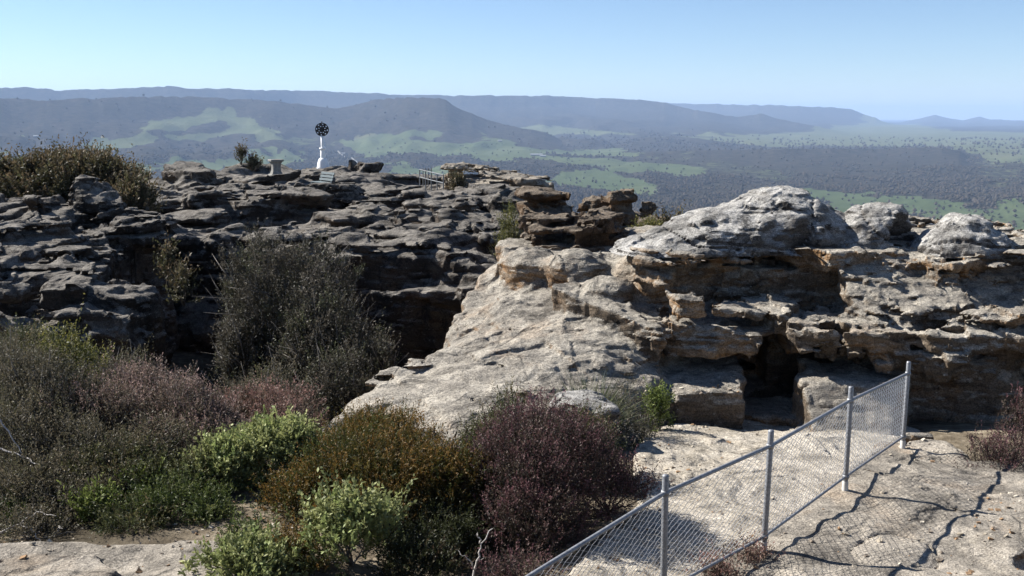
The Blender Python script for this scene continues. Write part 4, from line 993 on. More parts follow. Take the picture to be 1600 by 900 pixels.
# left slope
shrub('heath_bush', "tall grey brown twiggy bush at the left edge, yellow green sprigs behind it", SH, 'grey', 30, 528, 13.6, 210, seed=11, lump=.35)
shrub('heath_bush', "twiggy bush with yellow green tops in front of the left cliff foot", SH, 'yellow', 112, 512, 14.0, 130, seed=12, lump=.35, density=.75)
shrub('heath_bush', "pinkish grey heath with upright sprigs, left of the chasm mouth", SH, 'pink', 225, 577, 13.7, 190, seed=13)
shrub('heath_bush', "pinkish heath leaning into the dark chasm, between the grey heath and the reddish one", SH, 'pink', 300, 600, 13.1, 150, seed=14)
shrub('heath_bush', "reddish pink heath behind the lime green bush", SH, 'rust', 405, 603, 13.9, 190, seed=15)
shrub('heath_bush', "olive grey upright bush behind the reddish heath, at the gully edge", SH, 'grey', 405, 572, 15.2, 150, seed=16)
shrub('heath_bush', "dark grey brown bush low at the left edge of the picture", SH, 'grey', 25, 620, 12.3, 190, seed=17)
shrub('heath_bush', "sprawling brown bush in the middle of the left slope with bare twigs", SH, 'grey', 130, 655, 12.0, 210, seed=18, lump=.3)
shrub('heath_bush', "grey heath below the pinkish heath, behind the low dark green bush", SH, 'grey', 240, 655, 12.3, 180, seed=19)
shrub('low_bush', "low dark green bush with pale tips behind the flat rock", SH, 'fern', 270, 757, 10.9, 170, seed=20)
shrub('low_bush', "loose grey green bush just behind the low dark green one", SH, 'green', 225, 738, 11.4, 90, seed=21, density=.7)
shrub('low_bush', "small bright green bush among dead twigs at the back of the flat rock", SH, 'green', 148, 772, 10.8, 52, seed=22)
shrub('low_bush', "dry straw coloured bush with grey dead twigs at the back of the flat rock", SH, 'grey', 85, 765, 10.9, 120, seed=23, density=.6)
shrub('low_bush', "dark green bush in the lower left corner", SH, 'fern', 18, 780, 10.9, 110, seed=24)
for i, (u_, vt, y_, w_, st, lb) in enumerate([(175, 545, 15.4, 170, 'grey', "dark grey bush in front of the cliff foot, right of the yellow green topped one"), (30, 510, 15.2, 160, 'olive', "dark olive bush against the cliff foot at the left edge"), (70, 560, 13.0, 230, 'grey', "dense dark brown bush filling the left slope under the yellow green one"), (170, 600, 13.0, 200, 'pink', "brownish pink heath left of the pinkish grey one"), (330, 640, 12.7, 170, 'pink', "low pinkish heath behind the left lime green bush"), (60, 700, 11.5, 210, 'grey', "brown bush with bare sticks low at the left, above the dead twigs"), (190, 700, 11.7, 190, 'olive', "dark olive undergrowth in the middle of the left slope"), (450, 630, 13.3, 110, 'rust', "reddish heath above the right end of the lime green bush"), (300, 715, 11.5, 110, 'olive', "dark olive bush left of the lime green bushes"), (140, 740, 11.1, 150, 'grey', "grey brown bush above the bright green sprig"), (25, 745, 11.1, 120, 'grey', "ragged brown bush at the left edge above the lower corner")]):
    shrub('heath_bush', lb, SH, st, u_, vt, y_, w_, seed=260 + i, lump=.35)
for i, (u_, vt, y_, w_, st, lb) in enumerate([(45, 800, 10.35, 120, 'grey', "low straggly brown bush against the back edge of the flat rock, at the left"), (215, 795, 10.45, 120, 'olive', "low olive bush against the back edge of the flat rock, near the bright green sprig"), (330, 790, 10.5, 70, 'fern', "small dark green clump where the flat rock meets the sandy gap")]):
    shrub('low_bush', lb, SH, st, u_, vt, y_, w_, seed=280 + i, lump=.35)
# lime and orange bushes in the middle
shrub('lime_bush', "large lime green bush in front of the reddish heath", SH, 'lime', 435, 664, 11.9, 150, seed=31, lump=.3)
shrub('lime_bush', "lime green bush at the left of the larger lime one, with bare stems below", SH, 'lime', 362, 684, 11.6, 110, seed=32, lump=.3)
shrub('lime_bush', "rounded lime green bush cut by the bottom edge of the picture", SH, 'lime', 380, 858, 9.0, 150, seed=33)
shrub('lime_bush', "sparse yellow lime bush with tall thin stems in front of the orange bush", SH, 'lime', 548, 770, 9.5, 150, seed=34, lump=.4, density=.6)
shrub('orange_bush', "domed orange brown bush against the pale rock apron", SH, 'orange', 590, 638, 12.3, 195, seed=35)
shrub('orange_bush', "widest orange and olive bush in the middle of the foreground", SH, 'orange', 580, 688, 11.2, 300, seed=36, lump=.3)
shrub('orange_bush', "olive orange bush beside the lime green bush, sandy gap under it", SH, 'orange', 472, 740, 10.9, 150, seed=37)
shrub('orange_bush', "orange bush with pale grey dry tops, left of the purple bush", SH, 'orange', 700, 694, 11.0, 150, seed=38, lump=.3)
shrub('orange_bush', "small dark olive bush on the sand beside the flat rock", SH, 'fern', 392, 818, 9.8, 72, seed=39)
shrub('orange_bush', "rusty low bush at the bottom edge, under the sparse lime bush", SH, 'orange', 475, 830, 9.4, 110, seed=40)
shrub('heath_bush', "grey dry topped heath sprig between the orange and purple bushes", SH, 'gully', 705, 690, 11.25, 70, seed=41, density=.6)
# purple group
shrub('purple_bush', "largest purple brown heath in front of the pale boulder", SH, 'purple', 835, 643, 11.2, 255, seed=51, lump=.22)
shrub('purple_bush', "purple brown heath spreading right over the pale path", SH, 'purple', 950, 712, 11.4, 135, seed=52, lump=.3)
shrub('purple_bush', "small purple brown heath at the bottom edge left of the fence", SH, 'purple', 810, 872, 8.9, 130, seed=53)
shrub('low_bush', "dark olive bush right behind the purple heath, under the pale boulder", SH, 'olive', 895, 655, 12.7, 165, seed=54)
shrub('low_bush', "dark olive bush behind the purple heath's left side", SH, 'olive', 765, 648, 12.6, 110, seed=55)
shrub('low_bush', "feathery grey green bush on the pale apron above the purple heath", SH, 'olive', 790, 600, 13.4, 80, seed=56, density=.5, lump=.4)
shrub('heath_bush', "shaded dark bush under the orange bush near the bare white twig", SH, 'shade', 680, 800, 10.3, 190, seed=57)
shrub('purple_bush', "lower purple brown heath below the largest one, left of the fence rail", SH, 'purple', 835, 745, 10.55, 190, seed=58)
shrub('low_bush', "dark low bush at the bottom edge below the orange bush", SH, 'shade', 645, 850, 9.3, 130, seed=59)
# by the doorway
tussock('grass_tussock', "grey green grass tussock against the apron left of the pale boulder's crest", 'grass tuft', 925, 568, 15.3, 80, (.06, .075, .04), (.17, .18, .10), 61)
shrub('low_bush', "loose grey green bush between the grass tussock and the bright green bush", SH, 'grey', 978, 594, 15.3, 62, seed=62, density=.45)
shrub('low_bush', "bright green bush beside the shaded block left of the doorway", SH, 'green', 1027, 604, 15.6, 38, seed=63)
shrub('low_bush', "low olive bush at the foot of the bright green bush", SH, 'grey', 1002, 648, 14.9, 58, seed=64)
# right
shrub('heath_bush', "dull purple heath growing over the right end of the fence ledge", SH, 'purple', 1560, 672, 13.1, 130, seed=71, lump=.45, density=.55)
shrub('heath_bush', "tall dull purple heath before the dark rock wall at the right edge", SH, 'purple', 1592, 607, 14.3, 62, seed=72, lump=.4, density=.5)
# rock tops and gully
for i, (a, b_, y, w_, lb) in enumerate([(95, 236, 36.0, 200, "widest brownish bush on top of the left cliff"), (12, 248, 35.5, 70, "brownish bush on the left cliff top, cut by the picture edge"), (175, 250, 35.5, 110, "brownish bush at the right end of the left cliff top bushes"), (212, 280, 33.0, 80, "dark bush hanging down the right corner of the left cliff")]):
    x = WX(a, y)
    shrub('cliff_bush', lb, SH, 'crest', a, b_, y, w_, zb=top_of(('rock_cliff', 'ground'), x, y, 0.5) - .1, seed=81 + i, far=1.9)
shrub('gully_shrub', "tallest grey green shrub rising from the dark chasm", SH, 'gully', 440, 402, 22.0, 270, zb=-2.4, seed=91, lump=.62, density=.62, far=1.2)
shrub('gully_shrub', "grey shrub spreading right from the chasm towards the apron", SH, 'gully', 525, 458, 20.5, 215, zb=-2.6, seed=92, lump=.62, density=.62, far=1.2)
shrub('gully_shrub', "olive grey shrub low at the left of the chasm shrubs", SH, 'gully', 380, 452, 21.0, 130, zb=-2.6, seed=93, lump=.62, density=.62, far=1.2)
shrub('gully_shrub', "middle grey shrub of the chasm, filling the dip between the tallest and the right one", SH, 'gully', 490, 432, 20.9, 180, zb=-2.4, seed=97, lump=.62, density=.62, far=1.2)
shrub('gully_shrub', "rightmost low grey shrub reaching out of the chasm to the apron edge", SH, 'gully', 575, 515, 19.2, 110, zb=-2.4, seed=98, lump=.62, density=.62, far=1.1)
shrub('gully_shrub', "shaded shrub against the apron edge at the chasm mouth", SH, 'gully', 530, 560, 18.0, 150, zb=-2.6, seed=94, density=.8, far=1.1)
shrub('gully_shrub', "thin brownish shrub high in the dark chasm under the cliff corner", SH, 'crest', 262, 390, 27.0, 34, zb=W(262, 450, 27.0)[2], seed=95, density=.35, far=1.4)
shrub('gully_shrub', "small brownish shrub in the chasm right of the thin high one", SH, 'crest', 286, 412, 26.0, 42, zb=W(286, 475, 26.0)[2], seed=96, density=.35, far=1.2)
def on_rock(name, label, cat, style, u, vt, y, w_, seed, **k):
    return shrub(name, label, cat, style, u, vt, y, w_, zb=top_of(ROCKS, WX(u, y), y) - .06, seed=seed, **k)
on_rock('low_bush', "yellow green bush in the cleft between plateau and rock stack", SH, 'yellow', 795, 334, 33.0, 52, 101, far=1.5)
on_rock('low_bush', "small yellow green bush behind the rock stack's right end", SH, 'yellow', 1012, 341, 28.4, 46, 102, far=1.4)
on_rock('low_bush', "dark bush beside the small yellow green one, at the skyline of the outcrop", SH, 'crest', 1046, 336, 29.6, 44, 103, far=1.4)
on_rock('low_bush', "grey green bush beside the metal railing on the plateau", SH, 'crest', 715, 272, 55.5, 30, 104, far=2.2)
on_rock('small_tree', "small bare brown tree left of the stone pedestal on the skyline", 'tree', 'crest', 378, 229, 69.0, 17, 105, far=2.2, stem='trunk')
on_rock('low_bush', "small brown bush between the skyline tree and the pedestal", SH, 'crest', 398, 243, 69.0, 20, 106, far=2.2)
on_rock('low_bush', "scrubby bush on the skyline right of the cliff top bushes", SH, 'crest', 222, 262, 66.0, 26, 107, far=2.2)
for i, (a, b_, y, w_, lb) in enumerate([(1174, 866, 9.75, 34, "small rusty weed at the foot of the third nearest post"), (1120, 888, 9.45, 26, "tiny weed under the bottom rail near the picture's bottom edge")]):
    on_rock('weed', lb, 'weed', 'rust', a, b_, y, w_, 111 + i, density=.5)
# dead branches
def dead(name, label, pts_list, r0):
    base = pts_list[0][0]; paths = []; radii = []
    for pl in pts_list:
        P = np.array([W(*p) for p in pl]); k = len(P)
        tq = np.linspace(0, k - 1, 4 * k); P = np.stack([np.interp(tq, np.arange(k), P[:, c]) for c in range(3)], 1)
        P += np.random.RandomState(len(P)).normal(size=P.shape) * 0.006
        paths.append(P); radii.append(np.linspace(r0, r0 * .35, len(P))); r0 *= .75
    V, Q = tubes(paths, radii, 5); b0 = W(*base)
    return tag(np_mesh(name, V - b0, Q, DEADWOOD, None, True, None, b0), label, 'branch')
dead('dead_branch', "bare white forked twig standing before the dark bushes", [[(738, 905, 8.95), (748, 868, 8.9), (753, 850, 8.9), (768, 826, 8.95)], [(752, 850, 8.9), (746, 838, 8.85), (747, 832, 8.8)], [(742, 890, 8.92), (730, 872, 8.9), (716, 860, 8.95)], [(745, 878, 8.9), (758, 872, 8.95)]], .012)
dead('dead_branch', "grey dead twigs lying at the left behind the flat rock", [[(0, 832, 10.3), (30, 818, 10.4), (60, 800, 10.5), (85, 806, 10.4)], [(30, 818, 10.4), (52, 830, 10.3), (64, 845, 10.2)], [(85, 838, 10.3), (92, 822, 10.35), (98, 826, 10.3)]], .014)
dead('dead_branch', "dark bare branches reaching through the bushes at the left edge", [[(0, 700, 11.6), (40, 715, 11.4), (66, 728, 11.2)], [(0, 655, 11.6), (22, 690, 11.5), (48, 722, 11.4)]], .014)
# ---------------------------------------------------------------- fence
t = NT("galvanised steel"); GALV = t.done(t.ramp(t.noise(40, 5, 0.7), [(0.35, (0.16, 0.165, 0.175)), (0.65, (0.30, 0.31, 0.325))]), t.map(t.noise(25, 4), .3, .7, .42, .65), None, 0.5, 0.55)
t = NT("galvanised wire"); WIRE = t.done(t.mix(t.noise(20, 3), (0.42, 0.43, 0.45), (0.62, 0.63, 0.65)), 0.5, None, 0.5, 0.4)

SLEEVE = flat_mat('pale worn zinc sleeve', (0.50, 0.49, 0.46), .7)

def lathe(profile, sides=14, cap=True):
    pr = np.array(profile, float); k = len(pr); a = np.arange(sides) * 2 * math.pi / sides
    V = np.stack([pr[:, 0, None] * np.cos(a), pr[:, 0, None] * np.sin(a), np.repeat(pr[:, 1, None], sides, 1)], -1).reshape(-1, 3)
    i = np.arange(k - 1)[:, None] * sides + np.arange(sides); j = np.arange(k - 1)[:, None] * sides + (np.arange(sides) + 1) % sides
    return V, np.stack([i, j, j + sides, i + sides], -1).reshape(-1, 4)

def boxes(bl):
    """list of (center, half sizes, optional rotation matrix) -> mesh"""
    Vs, Qs = [], []; c = np.array([(x, y, z) for z in (-1, 1) for y in (-1, 1) for x in (-1, 1)], float)
    q = np.array([(0, 2, 3, 1), (4, 5, 7, 6), (0, 1, 5, 4), (2, 6, 7, 3), (0, 4, 6, 2), (1, 3, 7, 5)])
    for n, b in enumerate(bl):
        v = c * np.array(b[1]); 
        if len(b) > 2: v = v @ np.array(b[2]).T
        Vs.append(v + np.array(b[0])); Qs.append(q + 8 * n)
    return np.concatenate(Vs), np.concatenate(Qs)

def bevelled(o, w=0.006, seg=2):
    m = o.modifiers.new('bevel', 'BEVEL'); m.width = w; m.segments = seg; m.limit_method = 'ANGLE'; return o

FP[0] = W(755, 958, 7.2) - np.array([0, 0, 1.05])
fence = empty('chain_link_fence', tuple(FP[0])); tag(fence, "galvanised chain link fence running along the rock ledge edge", "fence")
F0 = FP[0]; PH = 1.22
tops = [W(*p)[2] for p in [(878, 735, 7.55), (1040, 742, 8.75), (1205, 672, 9.9), (1330, 604, 11.6), (1420, 565, 13.75)]]
posts = []
for p, tz in zip(FP, tops):
    g = top_of(('rock_ledge',), p[0], p[1], p[2]) if p is not FP[0] else p[2]; posts.append(np.array([p[0], p[1], g]))
hts = [PH] + [tz - p[2] for p, tz in zip(posts[1:], tops[1:])]
hts[0] = hts[1]
leans = [(0.0, 0.0), (0.0, 0.0), (0.012, 0.0), (0.012, 0.0), (0.01, 0.0)]
def up_at(i, z):
    return posts[i] + np.array([WX([867, 1036, 1193, 1320, 1410][i] + [8, 4, 12, 10, 10][i] * z / hts[i], posts[i][1], posts[i][2] + z) - WX([867, 1036, 1193, 1320, 1410][i], posts[i][1], posts[i][2]), 0, z]) if i else posts[i] + np.array([0.02 * z, 0, z])
for i in range(5):
    b0, t0 = up_at(i, -0.12), up_at(i, hts[i])
    ax = unit(t0 - b0); P = [b0, b0 + ax * 0.2, t0 - ax * 0.012, t0, t0 + ax * 0.004]
    V, Q = tubes([P], [[.031, .031, .031, .026, .004]], 14)
    po = np_mesh('post', V - F0, Q, GALV, fence)
    V, Q = tubes([[up_at(i, -.06), up_at(i, .10), up_at(i, .115)]], [[.036, .036, .031]], 12); np_mesh('sleeve', V - F0, Q, SLEEVE, po)
    for z in ((hts[i] - 0.17), 0.17):
        c = up_at(i, z); V, Q = tubes([[c - ax * .022, c - ax * .021, c + ax * .021, c + ax * .022]], [[.030, .039, .039, .030]], 14)
        np_mesh('clamp', V - F0, Q, GALV, po)
for i in range(4):
    for nm, za, r in (('top_rail', -0.17, .021), ('bottom_rail', None, .016)):
        a = up_at(i, hts[i] - .17 if za else .17); b = up_at(i + 1, hts[i + 1] - .17 if za else .17)
        V, Q = tubes([np.linspace(a, b, 5)], [[r] * 5], 10); np_mesh(nm, V - F0, Q, GALV, fence)
    # woven wire, each strand a zig-zag hooked round its neighbour
    A0, A1 = up_at(i, .19), up_at(i, hts[i] - .18); B0, B1 = up_at(i + 1, .19), up_at(i + 1, hts[i + 1] - .18)
    L = np.linalg.norm(B0 - A0); Hh = np.linalg.norm(A1 - A0); nw = int(L / .056); nk = int(Hh / .030)
    side = unit(np.cross(B0 - A0, [0, 0, 1])); paths, radii = [], []
    rs = np.random.RandomState(200 + i)
    for w_ in range(nw):
        k = np.arange(nk + 1); f = np.clip((w_ + 0.5 + 0.52 * (-1.0) ** (k + w_)) / nw, 0, 1); g = k / nk
        P = (A0 * (1 - f[:, None]) + B0 * f[:, None]) * (1 - g[:, None]) + (A1 * (1 - f[:, None]) + B1 * f[:, None]) * g[:, None]
        sag = 0.03 * math.sin(w_ / nw * math.pi) * np.sin(g * math.pi)
        P = P + side * ((0.004 * (-1.0) ** k)[:, None] + sag[:, None] * 0.6)
        paths.append(P); radii.append(np.full(nk + 1, .0036))
    V, Q = tubes(paths, radii, 3); np_mesh('wire_mesh', V - F0, Q, WIRE, fence)

# ---------------------------------------------------------------- trig pillar, pedestal, bench, railing
WHITE = flat_mat("white painted concrete", (0.78, 0.78, 0.77), 0.6, 0.3, 0, .06, 3)
BLACK = flat_mat("black painted steel", (0.012, 0.012, 0.014), 0.5, 0.4, 0, .2)
x, y = WX(505, 78, 0.5), 78.0; z = top_of(('rock_plateau',), x, y) - .05
trig = empty('trig_pillar', (x, y, z)); tag(trig, "white survey pillar topped by a black perforated disc beacon", "trig station")
zt = W(505, 190, 78)[2] - z
V, Q = lathe([(.0, 0), (.50, 0), (.50, .10), (.47, .16), (.40, .55), (.33, .72), (.27, .82), (.0, .83)], 20); np_mesh('base', V, Q, WHITE, trig)
V, Q = lathe([(.19, .8), (.185, 1.55), (.17, 1.56), (.0, 1.57)], 16); np_mesh('pillar', V, Q, WHITE, trig)
V, Q = lathe([(.0, 1.5), (.25, 1.5), (.27, 1.56), (.25, 1.62), (.0, 1.63)], 16); np_mesh('collar', V, Q, WHITE, trig)
V, Q = lathe([(.125, 1.6), (.12, zt - 1.08), (.0, zt - 1.07)], 14); np_mesh('mast', V, Q, WHITE, trig)
def vane(rz):
    R = .52; zc = zt - .6; Vs, Qs = [], []; n = 0
    rings = [0.03, .12, .2, .29, .37, .45, .52]; ns = 24
    for ri in range(6):
        for s in range(ns):
            if ri in (2, 4) and (s + ri) % 3 == 0: continue
            a0, a1 = s * 2 * math.pi / ns, (s + 1) * 2 * math.pi / ns
            for d in (-.012, .012):
                Vs += [(r * math.cos(a) * math.cos(rz) - d * math.sin(rz), r * math.cos(a) * math.sin(rz) + d * math.cos(rz), zc + r * math.sin(a)) for r, a in ((rings[ri], a0), (rings[ri + 1], a0), (rings[ri + 1], a1), (rings[ri], a1))]
                Qs.append([n, n + 1, n + 2, n + 3]); n += 4
            Qs.append([n - 7, n - 3, n - 2, n - 6]); Qs.append([n - 8, n - 4, n - 1, n - 5]); Qs.append([n - 8, n - 7, n - 3, n - 4]); Qs.append([n - 5, n - 6, n - 2, n - 1])
    return np_mesh('disc', np.array(Vs), np.array(Qs), BLACK, trig, False)
vane(0.15); vane(0.15 + math.pi / 2)
V, Q = lathe([(.03, zt - 1.15), (.03, zt - .04), (.055, zt - .03), (.055, zt), (.0, zt + .01)], 10); np_mesh('spindle', V, Q, BLACK, trig)

CONC = flat_mat("weathered concrete", (0.20, 0.195, 0.18), 0.9, 0.1, 0, .3, 6)
x, y = WX(432, 63, 0.5), 63.0; z = max(top_of(('rock_plateau',), x, y) - .06, W(432, 279, 63)[2])
ped = empty('stone_pedestal', (x, y, z), 0.5); tag(ped, "waisted grey concrete pedestal standing left of the white pillar", "pedestal")
hp = min(1.25, max(0.95, W(432, 249, 63)[2] - z))
def sq(prof):
    V, Q = lathe([(r * 1.414, zz) for r, zz in prof], 4); c, s = math.cos(math.pi / 4), math.sin(math.pi / 4)
    V[:, :2] = V[:, :2] @ np.array([[c, s], [-s, c]]); return V, Q
V, Q = sq([(0, -.9), (.46, -.9), (.46, 0), (.44, .22), (.36, .3), (0, .31)]); bevelled(np_mesh('plinth', V, Q, CONC, ped, False), .02)
V, Q = sq([(.33, .28), (.25, .5), (.235, hp * .62), (.27, hp * .8), (.36, hp - .12), (0, hp - .11)]); bevelled(np_mesh('shaft', V, Q, CONC, ped, False), .015)
V, Q = sq([(0, hp - .12), (.40, hp - .12), (.40, hp - .03), (.38, hp), (0, hp)]); bevelled(np_mesh('cap', V, Q, CONC, ped, False), .012)

PAINT = flat_mat("faded blue grey painted timber", (0.10, 0.125, 0.135), 0.7, 0.2, 0, .2, 12)
x, y = WX(501, 53, 0.5), 53.0; z = max(top_of(('rock_plateau',), x, y) - .02, W(500, 298, 53)[2])
bench = empty('park_bench', (x, y, z), math.radians(-52)); tag(bench, "blue grey slatted bench on the plateau in front of the white pillar", "bench")
tl = math.radians(18); RM = [[1, 0, 0], [0, math.cos(tl), -math.sin(tl)], [0, math.sin(tl), math.cos(tl)]]
V, Q = boxes([((0, -.16 + k * .135, .45), (.72, .058, .018)) for k in range(4)]); bevelled(np_mesh('seat', V, Q, PAINT, bench, False), .006)
V, Q = boxes([((0, .34 + math.sin(tl) * 0 + k * .06, .58 + k * .16), (.72, .016, .062), [[1, 0, 0], [0, math.cos(tl), math.sin(tl)], [0, -math.sin(tl), math.cos(tl)]]) for k in range(3)]); bevelled(np_mesh('backrest', V, Q, PAINT, bench, False), .006)
for s in (-.58, .58):
    V, Q = boxes([((s, -.2, .21), (.035, .035, .222)), ((s, .26, .21), (.035, .035, .222)), ((s, .03, .40), (.03, .27, .03)), ((s, .40, .68), (.03, .025, .30), [[1, 0, 0], [0, math.cos(tl), math.sin(tl)], [0, -math.sin(tl), math.cos(tl)]])])
    bevelled(np_mesh('leg', V, Q, PAINT, bench, False), .006)

RAILM = flat_mat('dull grey railing paint', (0.15, 0.16, 0.17), .7)
rail = empty('metal_railing', tuple(W(676, 285, 58))); tag(rail, "pale metal railing at the far edge of the plateau", "railing")
r0 = np.array(rail.location); pts = []
ends = [W(656, 285, 60), W(665, 285, 59.2), W(674, 286, 58.4), W(683, 287, 57.7), W(693, 289, 57)]
tp = []
for p in ends:
    g = max(top_of(('rock_plateau',), p[0], p[1], p[2]), -1.5); b0 = np.array([p[0], p[1], min(g, p[2]) - .1]); tz = W(676, 269, 58.5)[2] - .05 * (58.5 - p[1])
    V, Q = tubes([[b0, [p[0], p[1], tz]]], [[.035, .035]], 8); np_mesh('post', V - r0, Q, RAILM, rail); tp.append(np.array([p[0], p[1], tz]))
for dz in (0, -.45):
    V, Q = tubes([np.array(tp) + [0, 0, dz]], [[.03] * 5], 8); np_mesh('rail', V - r0, Q, RAILM, rail)
rail2 = empty('metal_railing', tuple(W(672, 275, 63))); tag(rail2, "row of thin pale railing posts behind the nearer railing", "railing")
r0 = np.array(rail2.location); tp = []
for u in (661, 665, 669, 674):
    p = W(u, 268, 63); V, Q = tubes([[p - [0, 0, .9], p + [0, 0, .22]]], [[.03, .03]], 8); np_mesh('post', V - r0, Q, RAILM, rail2); tp.append(p + [0, 0, .1])
V, Q = tubes([np.array(tp)], [[.025] * 4], 8); np_mesh('rail', V - r0, Q, RAILM, rail2)

# loose stones and flakes lying on the rock and the sand
rs = np.random.RandomState(404); Vs, Qs, Cs = [], [], []; n = 0
cube = np.array([(x, y, z) for z in (-1, 1) for y in (-1, 1) for x in (-1, 1)], float)
cq = np.array([(0, 2, 3, 1), (4, 5, 7, 6), (0, 1, 5, 4), (2, 6, 7, 3), (0, 4, 6, 2), (1, 3, 7, 5)])
for (u, v_, y, su, sy, k) in [(1010, 700, 14.2, 50, .9, 90), (1080, 668, 16.2, 60, .6, 80), (980, 790, 11.6, 70, 1.0, 90), (1130, 655, 16.9, 40, .4, 50), (350, 830, 10.2, 60, .4, 120), (430, 815, 10.5, 50, .4, 90), (1450, 700, 13.6, 60, .4, 40), (1560, 800, 10.9, 60, .7, 80), (1500, 850, 10.0, 70, .5, 60), (1300, 860, 9.9, 90, .6, 40), (150, 860, 9.8, 110, .3, 50), (1100, 760, 12.4, 80, 1.2, 60), (930, 850, 10.3, 40, .5, 60)]:
    for _ in range(k):
        yy = y + rs.normal() * sy; x = WX(u + rs.normal() * su, yy); z = top_of(ROCKS, x, yy, -9)
        if z < -1.6 or z > 0.9: continue
        sz = 0.006 + 0.022 * rs.rand() ** 3
        M = np.linalg.qr(rs.normal(size=(3, 3)) * .35 + np.eye(3))[0]
        Vs.append((cube * rs.uniform(.55, 1.1, (8, 3)) * [1.3, 1.0, .55] * sz) @ M.T + [x, yy, z + sz * .3]); Qs.append(cq + n); n += 8
        Cs.append(np.tile(np.array([(.32, .28, .22), (.18, .15, .12), (.42, .38, .31), (.26, .17, .10)][rs.randint(4)]), (8, 1)))
t = NT("loose stone"); o = np_mesh("gravel", np.concatenate(Vs), np.concatenate(Qs), t.done(t.attr("tint"), 1.0, None, .1), None, False, np.concatenate(Cs))
tag(o, "loose stone chips scattered on the path, ledge and sand", None, None, 'stuff')
# ---------------------------------------------------------------- woodland, paddock trees, sheds in the valley
t = NT("eucalypt crowns"); CROWN = t.done(t.attr("tint"), 1.0, None, 0.0)
rs = np.random.RandomState(77)
N = 190000
a = rs.uniform(math.radians(-33), math.radians(33), N)
dep = rs.uniform(0.010, 0.17, N) ** 1.0; r = 255 / dep                     # even over the ground as seen from the lookout
r = r * rs.uniform(.9, 1.1, N)
x, y = np.sin(a) * r, np.cos(a) * r
z, f, rm = land_z(x, y)
keep = (f < 0.25) | ((f < 0.8) & (rs.rand(N) < 0.35)) | (rs.rand(N) < 0.03)
keep &= (rm < 0.35) | (rs.rand(N) < .12)
clump = np.sin(x / 130 + 1.3 * np.sin(y / 210)) * np.sin(y / 160 + 1.7 * np.sin(x / 190)) + 0.5 * np.sin(x / 47 + y / 61) * np.sin(y / 39 - x / 83)
keep &= (clump > -0.45) | (rs.rand(N) < .25)
keep &= (r > 1300) & (r < 9500)
keep &= (rs.rand(N) < np.clip(3000 / r, .12, 1))
x, y, z, r = x[keep], y[keep], z[keep], r[keep]; n = len(x)
base = np.array([(1, 0, .1), (.3, .95, 0), (-.8, .6, .1), (-.8, -.6, 0), (.3, -.95, .1), (0, 0, 1.0), (0, 0, -.6)], float)
tri = np.array([(0, 1, 5), (1, 2, 5), (2, 3, 5), (3, 4, 5), (4, 0, 5), (1, 0, 6), (2, 1, 6), (3, 2, 6), (4, 3, 6), (0, 4, 6)])
s = rs.uniform(3.0, 6.5, n) * np.clip(r / 4500, 1, 1.9); hgt = s * rs.uniform(.8, 1.35, n)
V = base[None] * rs.uniform(.7, 1.25, (n, 7, 3)); V[..., :2] *= s[:, None, None]; V[..., 2] *= hgt[:, None]
V[..., 0] += x[:, None]; V[..., 1] += y[:, None]; V[..., 2] += (z + hgt * .75)[:, None]
Q = (tri[None] + 7 * np.arange(n)[:, None, None]).reshape(-1, 3)
c0, c1, c2 = np.array((.028, .030, .022)), np.array((.066, .058, .044)), np.array((.085, .062, .05))
w1, w2 = rs.rand(n, 1), rs.rand(n, 1)
cc = (c0 * (1 - w1) + c1 * w1) * (1 - .4 * w2) + c2 * .4 * w2
o = np_mesh("valley_woodland", V.reshape(-1, 3), Q, CROWN, None, False, np.repeat(cc, 7, 0)); tag(o, "grey green woodland covering the valley floor", None, None, 'stuff')

def small_tree(seed):
    q = np.random.RandomState(seed); Vs, Qs, Cs = [], [], []; n = 0
    for k in range(9):
        c = q.normal(size=3) * [2.0, 2.0, 1.2] + [0, 0, 7]; sc = q.uniform(1.4, 2.6)
        Vs.append(base * q.uniform(.7, 1.2, (7, 3)) * sc * [1, 1, .8] + c); Qs.append(tri + n); n += 7
        Cs.append(np.tile(np.array((.035, .042, .024)) * q.uniform(.7, 1.5), (7, 1)))
    tv, tq = lathe([(.45, 0), (.3, 6), (.05, 7.5)], 5); Vs.append(tv); Qs.append(np.concatenate([tq[:, :3], tq[:, [0, 2, 3]]]) + n); Cs.append(np.tile((.10, .085, .07), (len(tv), 1)))
    return np.concatenate(Vs), np.concatenate(Qs), np.concatenate(Cs)
protos = []
cnt = 0; tries = 0
rs = np.random.RandomState(9)
while cnt < 200 and tries < 20000:
    tries += 1
    u, vv = rs.uniform(-20, 1620), rs.uniform(215, 375)
    te = tan_el(u, vv)
    if te > -0.012: continue
    a_ = az_of(u, vv); rq = np.linspace(1500, 9000, 400); zz, ff, _ = land_z(np.sin(a_) * rq, np.cos(a_) * rq)
    k = int(np.argmax(CAMZ + te * rq < zz))
    if k == 0 or ff[k] < 0.55: continue
    if u < 620 and vv > 262 or (620 <= u < 860 and vv > 272) or (860 <= u < 1030 and vv > 300) or (1030 <= u < 1330 and vv > 298): continue
    if rs.rand() > 0.75: continue
    loc = (math.sin(a_) * rq[k], math.cos(a_) * rq[k], zz[k] - .3)
    if cnt < 4:
        V, Q, C_ = small_tree(300 + cnt); o = np_mesh('paddock_tree', V, Q, CROWN, None, False, C_, loc); protos.append(o)
    else:
        o = protos[cnt % 4].copy(); COL.objects.link(o); o.location = loc; o.rotation_euler = (0, 0, rs.rand() * 6)
    q = rs.uniform(.6, 1.15) * (1.0 if rq[k] < 5000 else 1.25); o.scale = (q, q, q * rs.uniform(.85, 1.15))
    tag(o, "dark round tree standing alone in a green valley paddock", "tree", "trees dotted over the valley paddocks"); cnt += 1

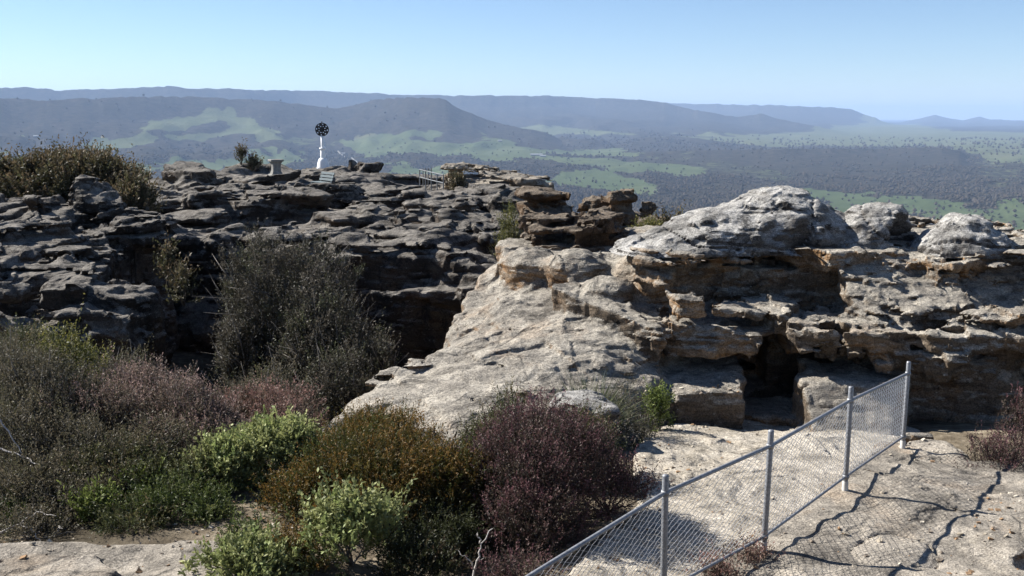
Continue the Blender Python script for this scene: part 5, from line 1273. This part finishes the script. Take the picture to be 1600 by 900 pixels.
SHEDW = flat_mat("pale shed walls", (0.22, 0.215, 0.2), .8); SHEDR = flat_mat("light metal roof", (0.26, 0.265, 0.27), .8, .1)
def shed(u, v_, l, w_, h, rz, label):
    a_ = az_of(u, v_); te = tan_el(u, v_); rq = np.linspace(1500, 12000, 1500); zz, ff, _ = land_z(np.sin(a_) * rq, np.cos(a_) * rq); k = int(np.argmax(CAMZ + te * rq < zz))
    r_ = empty('farm_shed', (math.sin(a_) * rq[k], math.cos(a_) * rq[k], zz[k]), rz); tag(r_, label, 'shed')
    V, Q = boxes([((0, 0, h / 2 - .5), (l, w_, h / 2 + .5))]); np_mesh('wall', V, Q, SHEDW, r_, False)
    V = np.array([(-l - 1, -w_ - 1, h), (l + 1, -w_ - 1, h), (l + 1, w_ + 1, h), (-l - 1, w_ + 1, h), (-l - 1, 0, h + w_ * .5), (l + 1, 0, h + w_ * .5)], float) + [0, 0, .05]
    np_mesh('roof', V, np.array([(0, 1, 5, 4), (2, 3, 4, 5), (0, 4, 3, 3), (1, 2, 5, 5)])[:2], SHEDR, r_, False)
shed(838, 243, 30, 9, 5, .1, "long white farm shed in the green fields beyond the plateau's right end")
shed(848, 245, 14, 8, 5, .1, "shorter white shed at the right end of the long white farm shed")
shed(56, 214, 12, 9, 5, .3, "lone white shed below the left ridge, left of the pale hillside field")
shed(781, 221, 12, 8, 5, .2, "small white shed at the far edge of the main green fields")
shed(536, 241, 14, 8, 5, .4, "white shed at the bend of the pale road right of the pillar")
# pale road by the pillar
def hit(u, v_):
    a_ = az_of(u, v_); te = tan_el(u, v_); rq = np.linspace(1500, 12000, 1500); zz, ff, _ = land_z(np.sin(a_) * rq, np.cos(a_) * rq); k = int(np.argmax(CAMZ + te * rq < zz))
    return np.array([math.sin(a_) * rq[k], math.cos(a_) * rq[k], zz[k] + 1.2])
P = np.array([hit(*p) for p in [(528, 236), (533, 241), (540, 246), (552, 250), (566, 254)]])
tq = np.linspace(0, len(P) - 1, 60); P = np.stack([np.interp(tq, np.arange(len(P)), P[:, c]) for c in range(3)], 1); P[:, 2] = land_z(P[:, 0], P[:, 1])[0] + 1.0
sd = unit(np.cross(np.gradient(P, axis=0), [0, 0, 1.0])) * 5
V = np.concatenate([P - sd, P + sd]); i = np.arange(59); Q = np.stack([i, i + 1, i + 61, i + 60], 1)
o = np_mesh("road", V, Q, flat_mat("pale gravel road", (.2, .19, .17), .95)); tag(o, kind='structure')
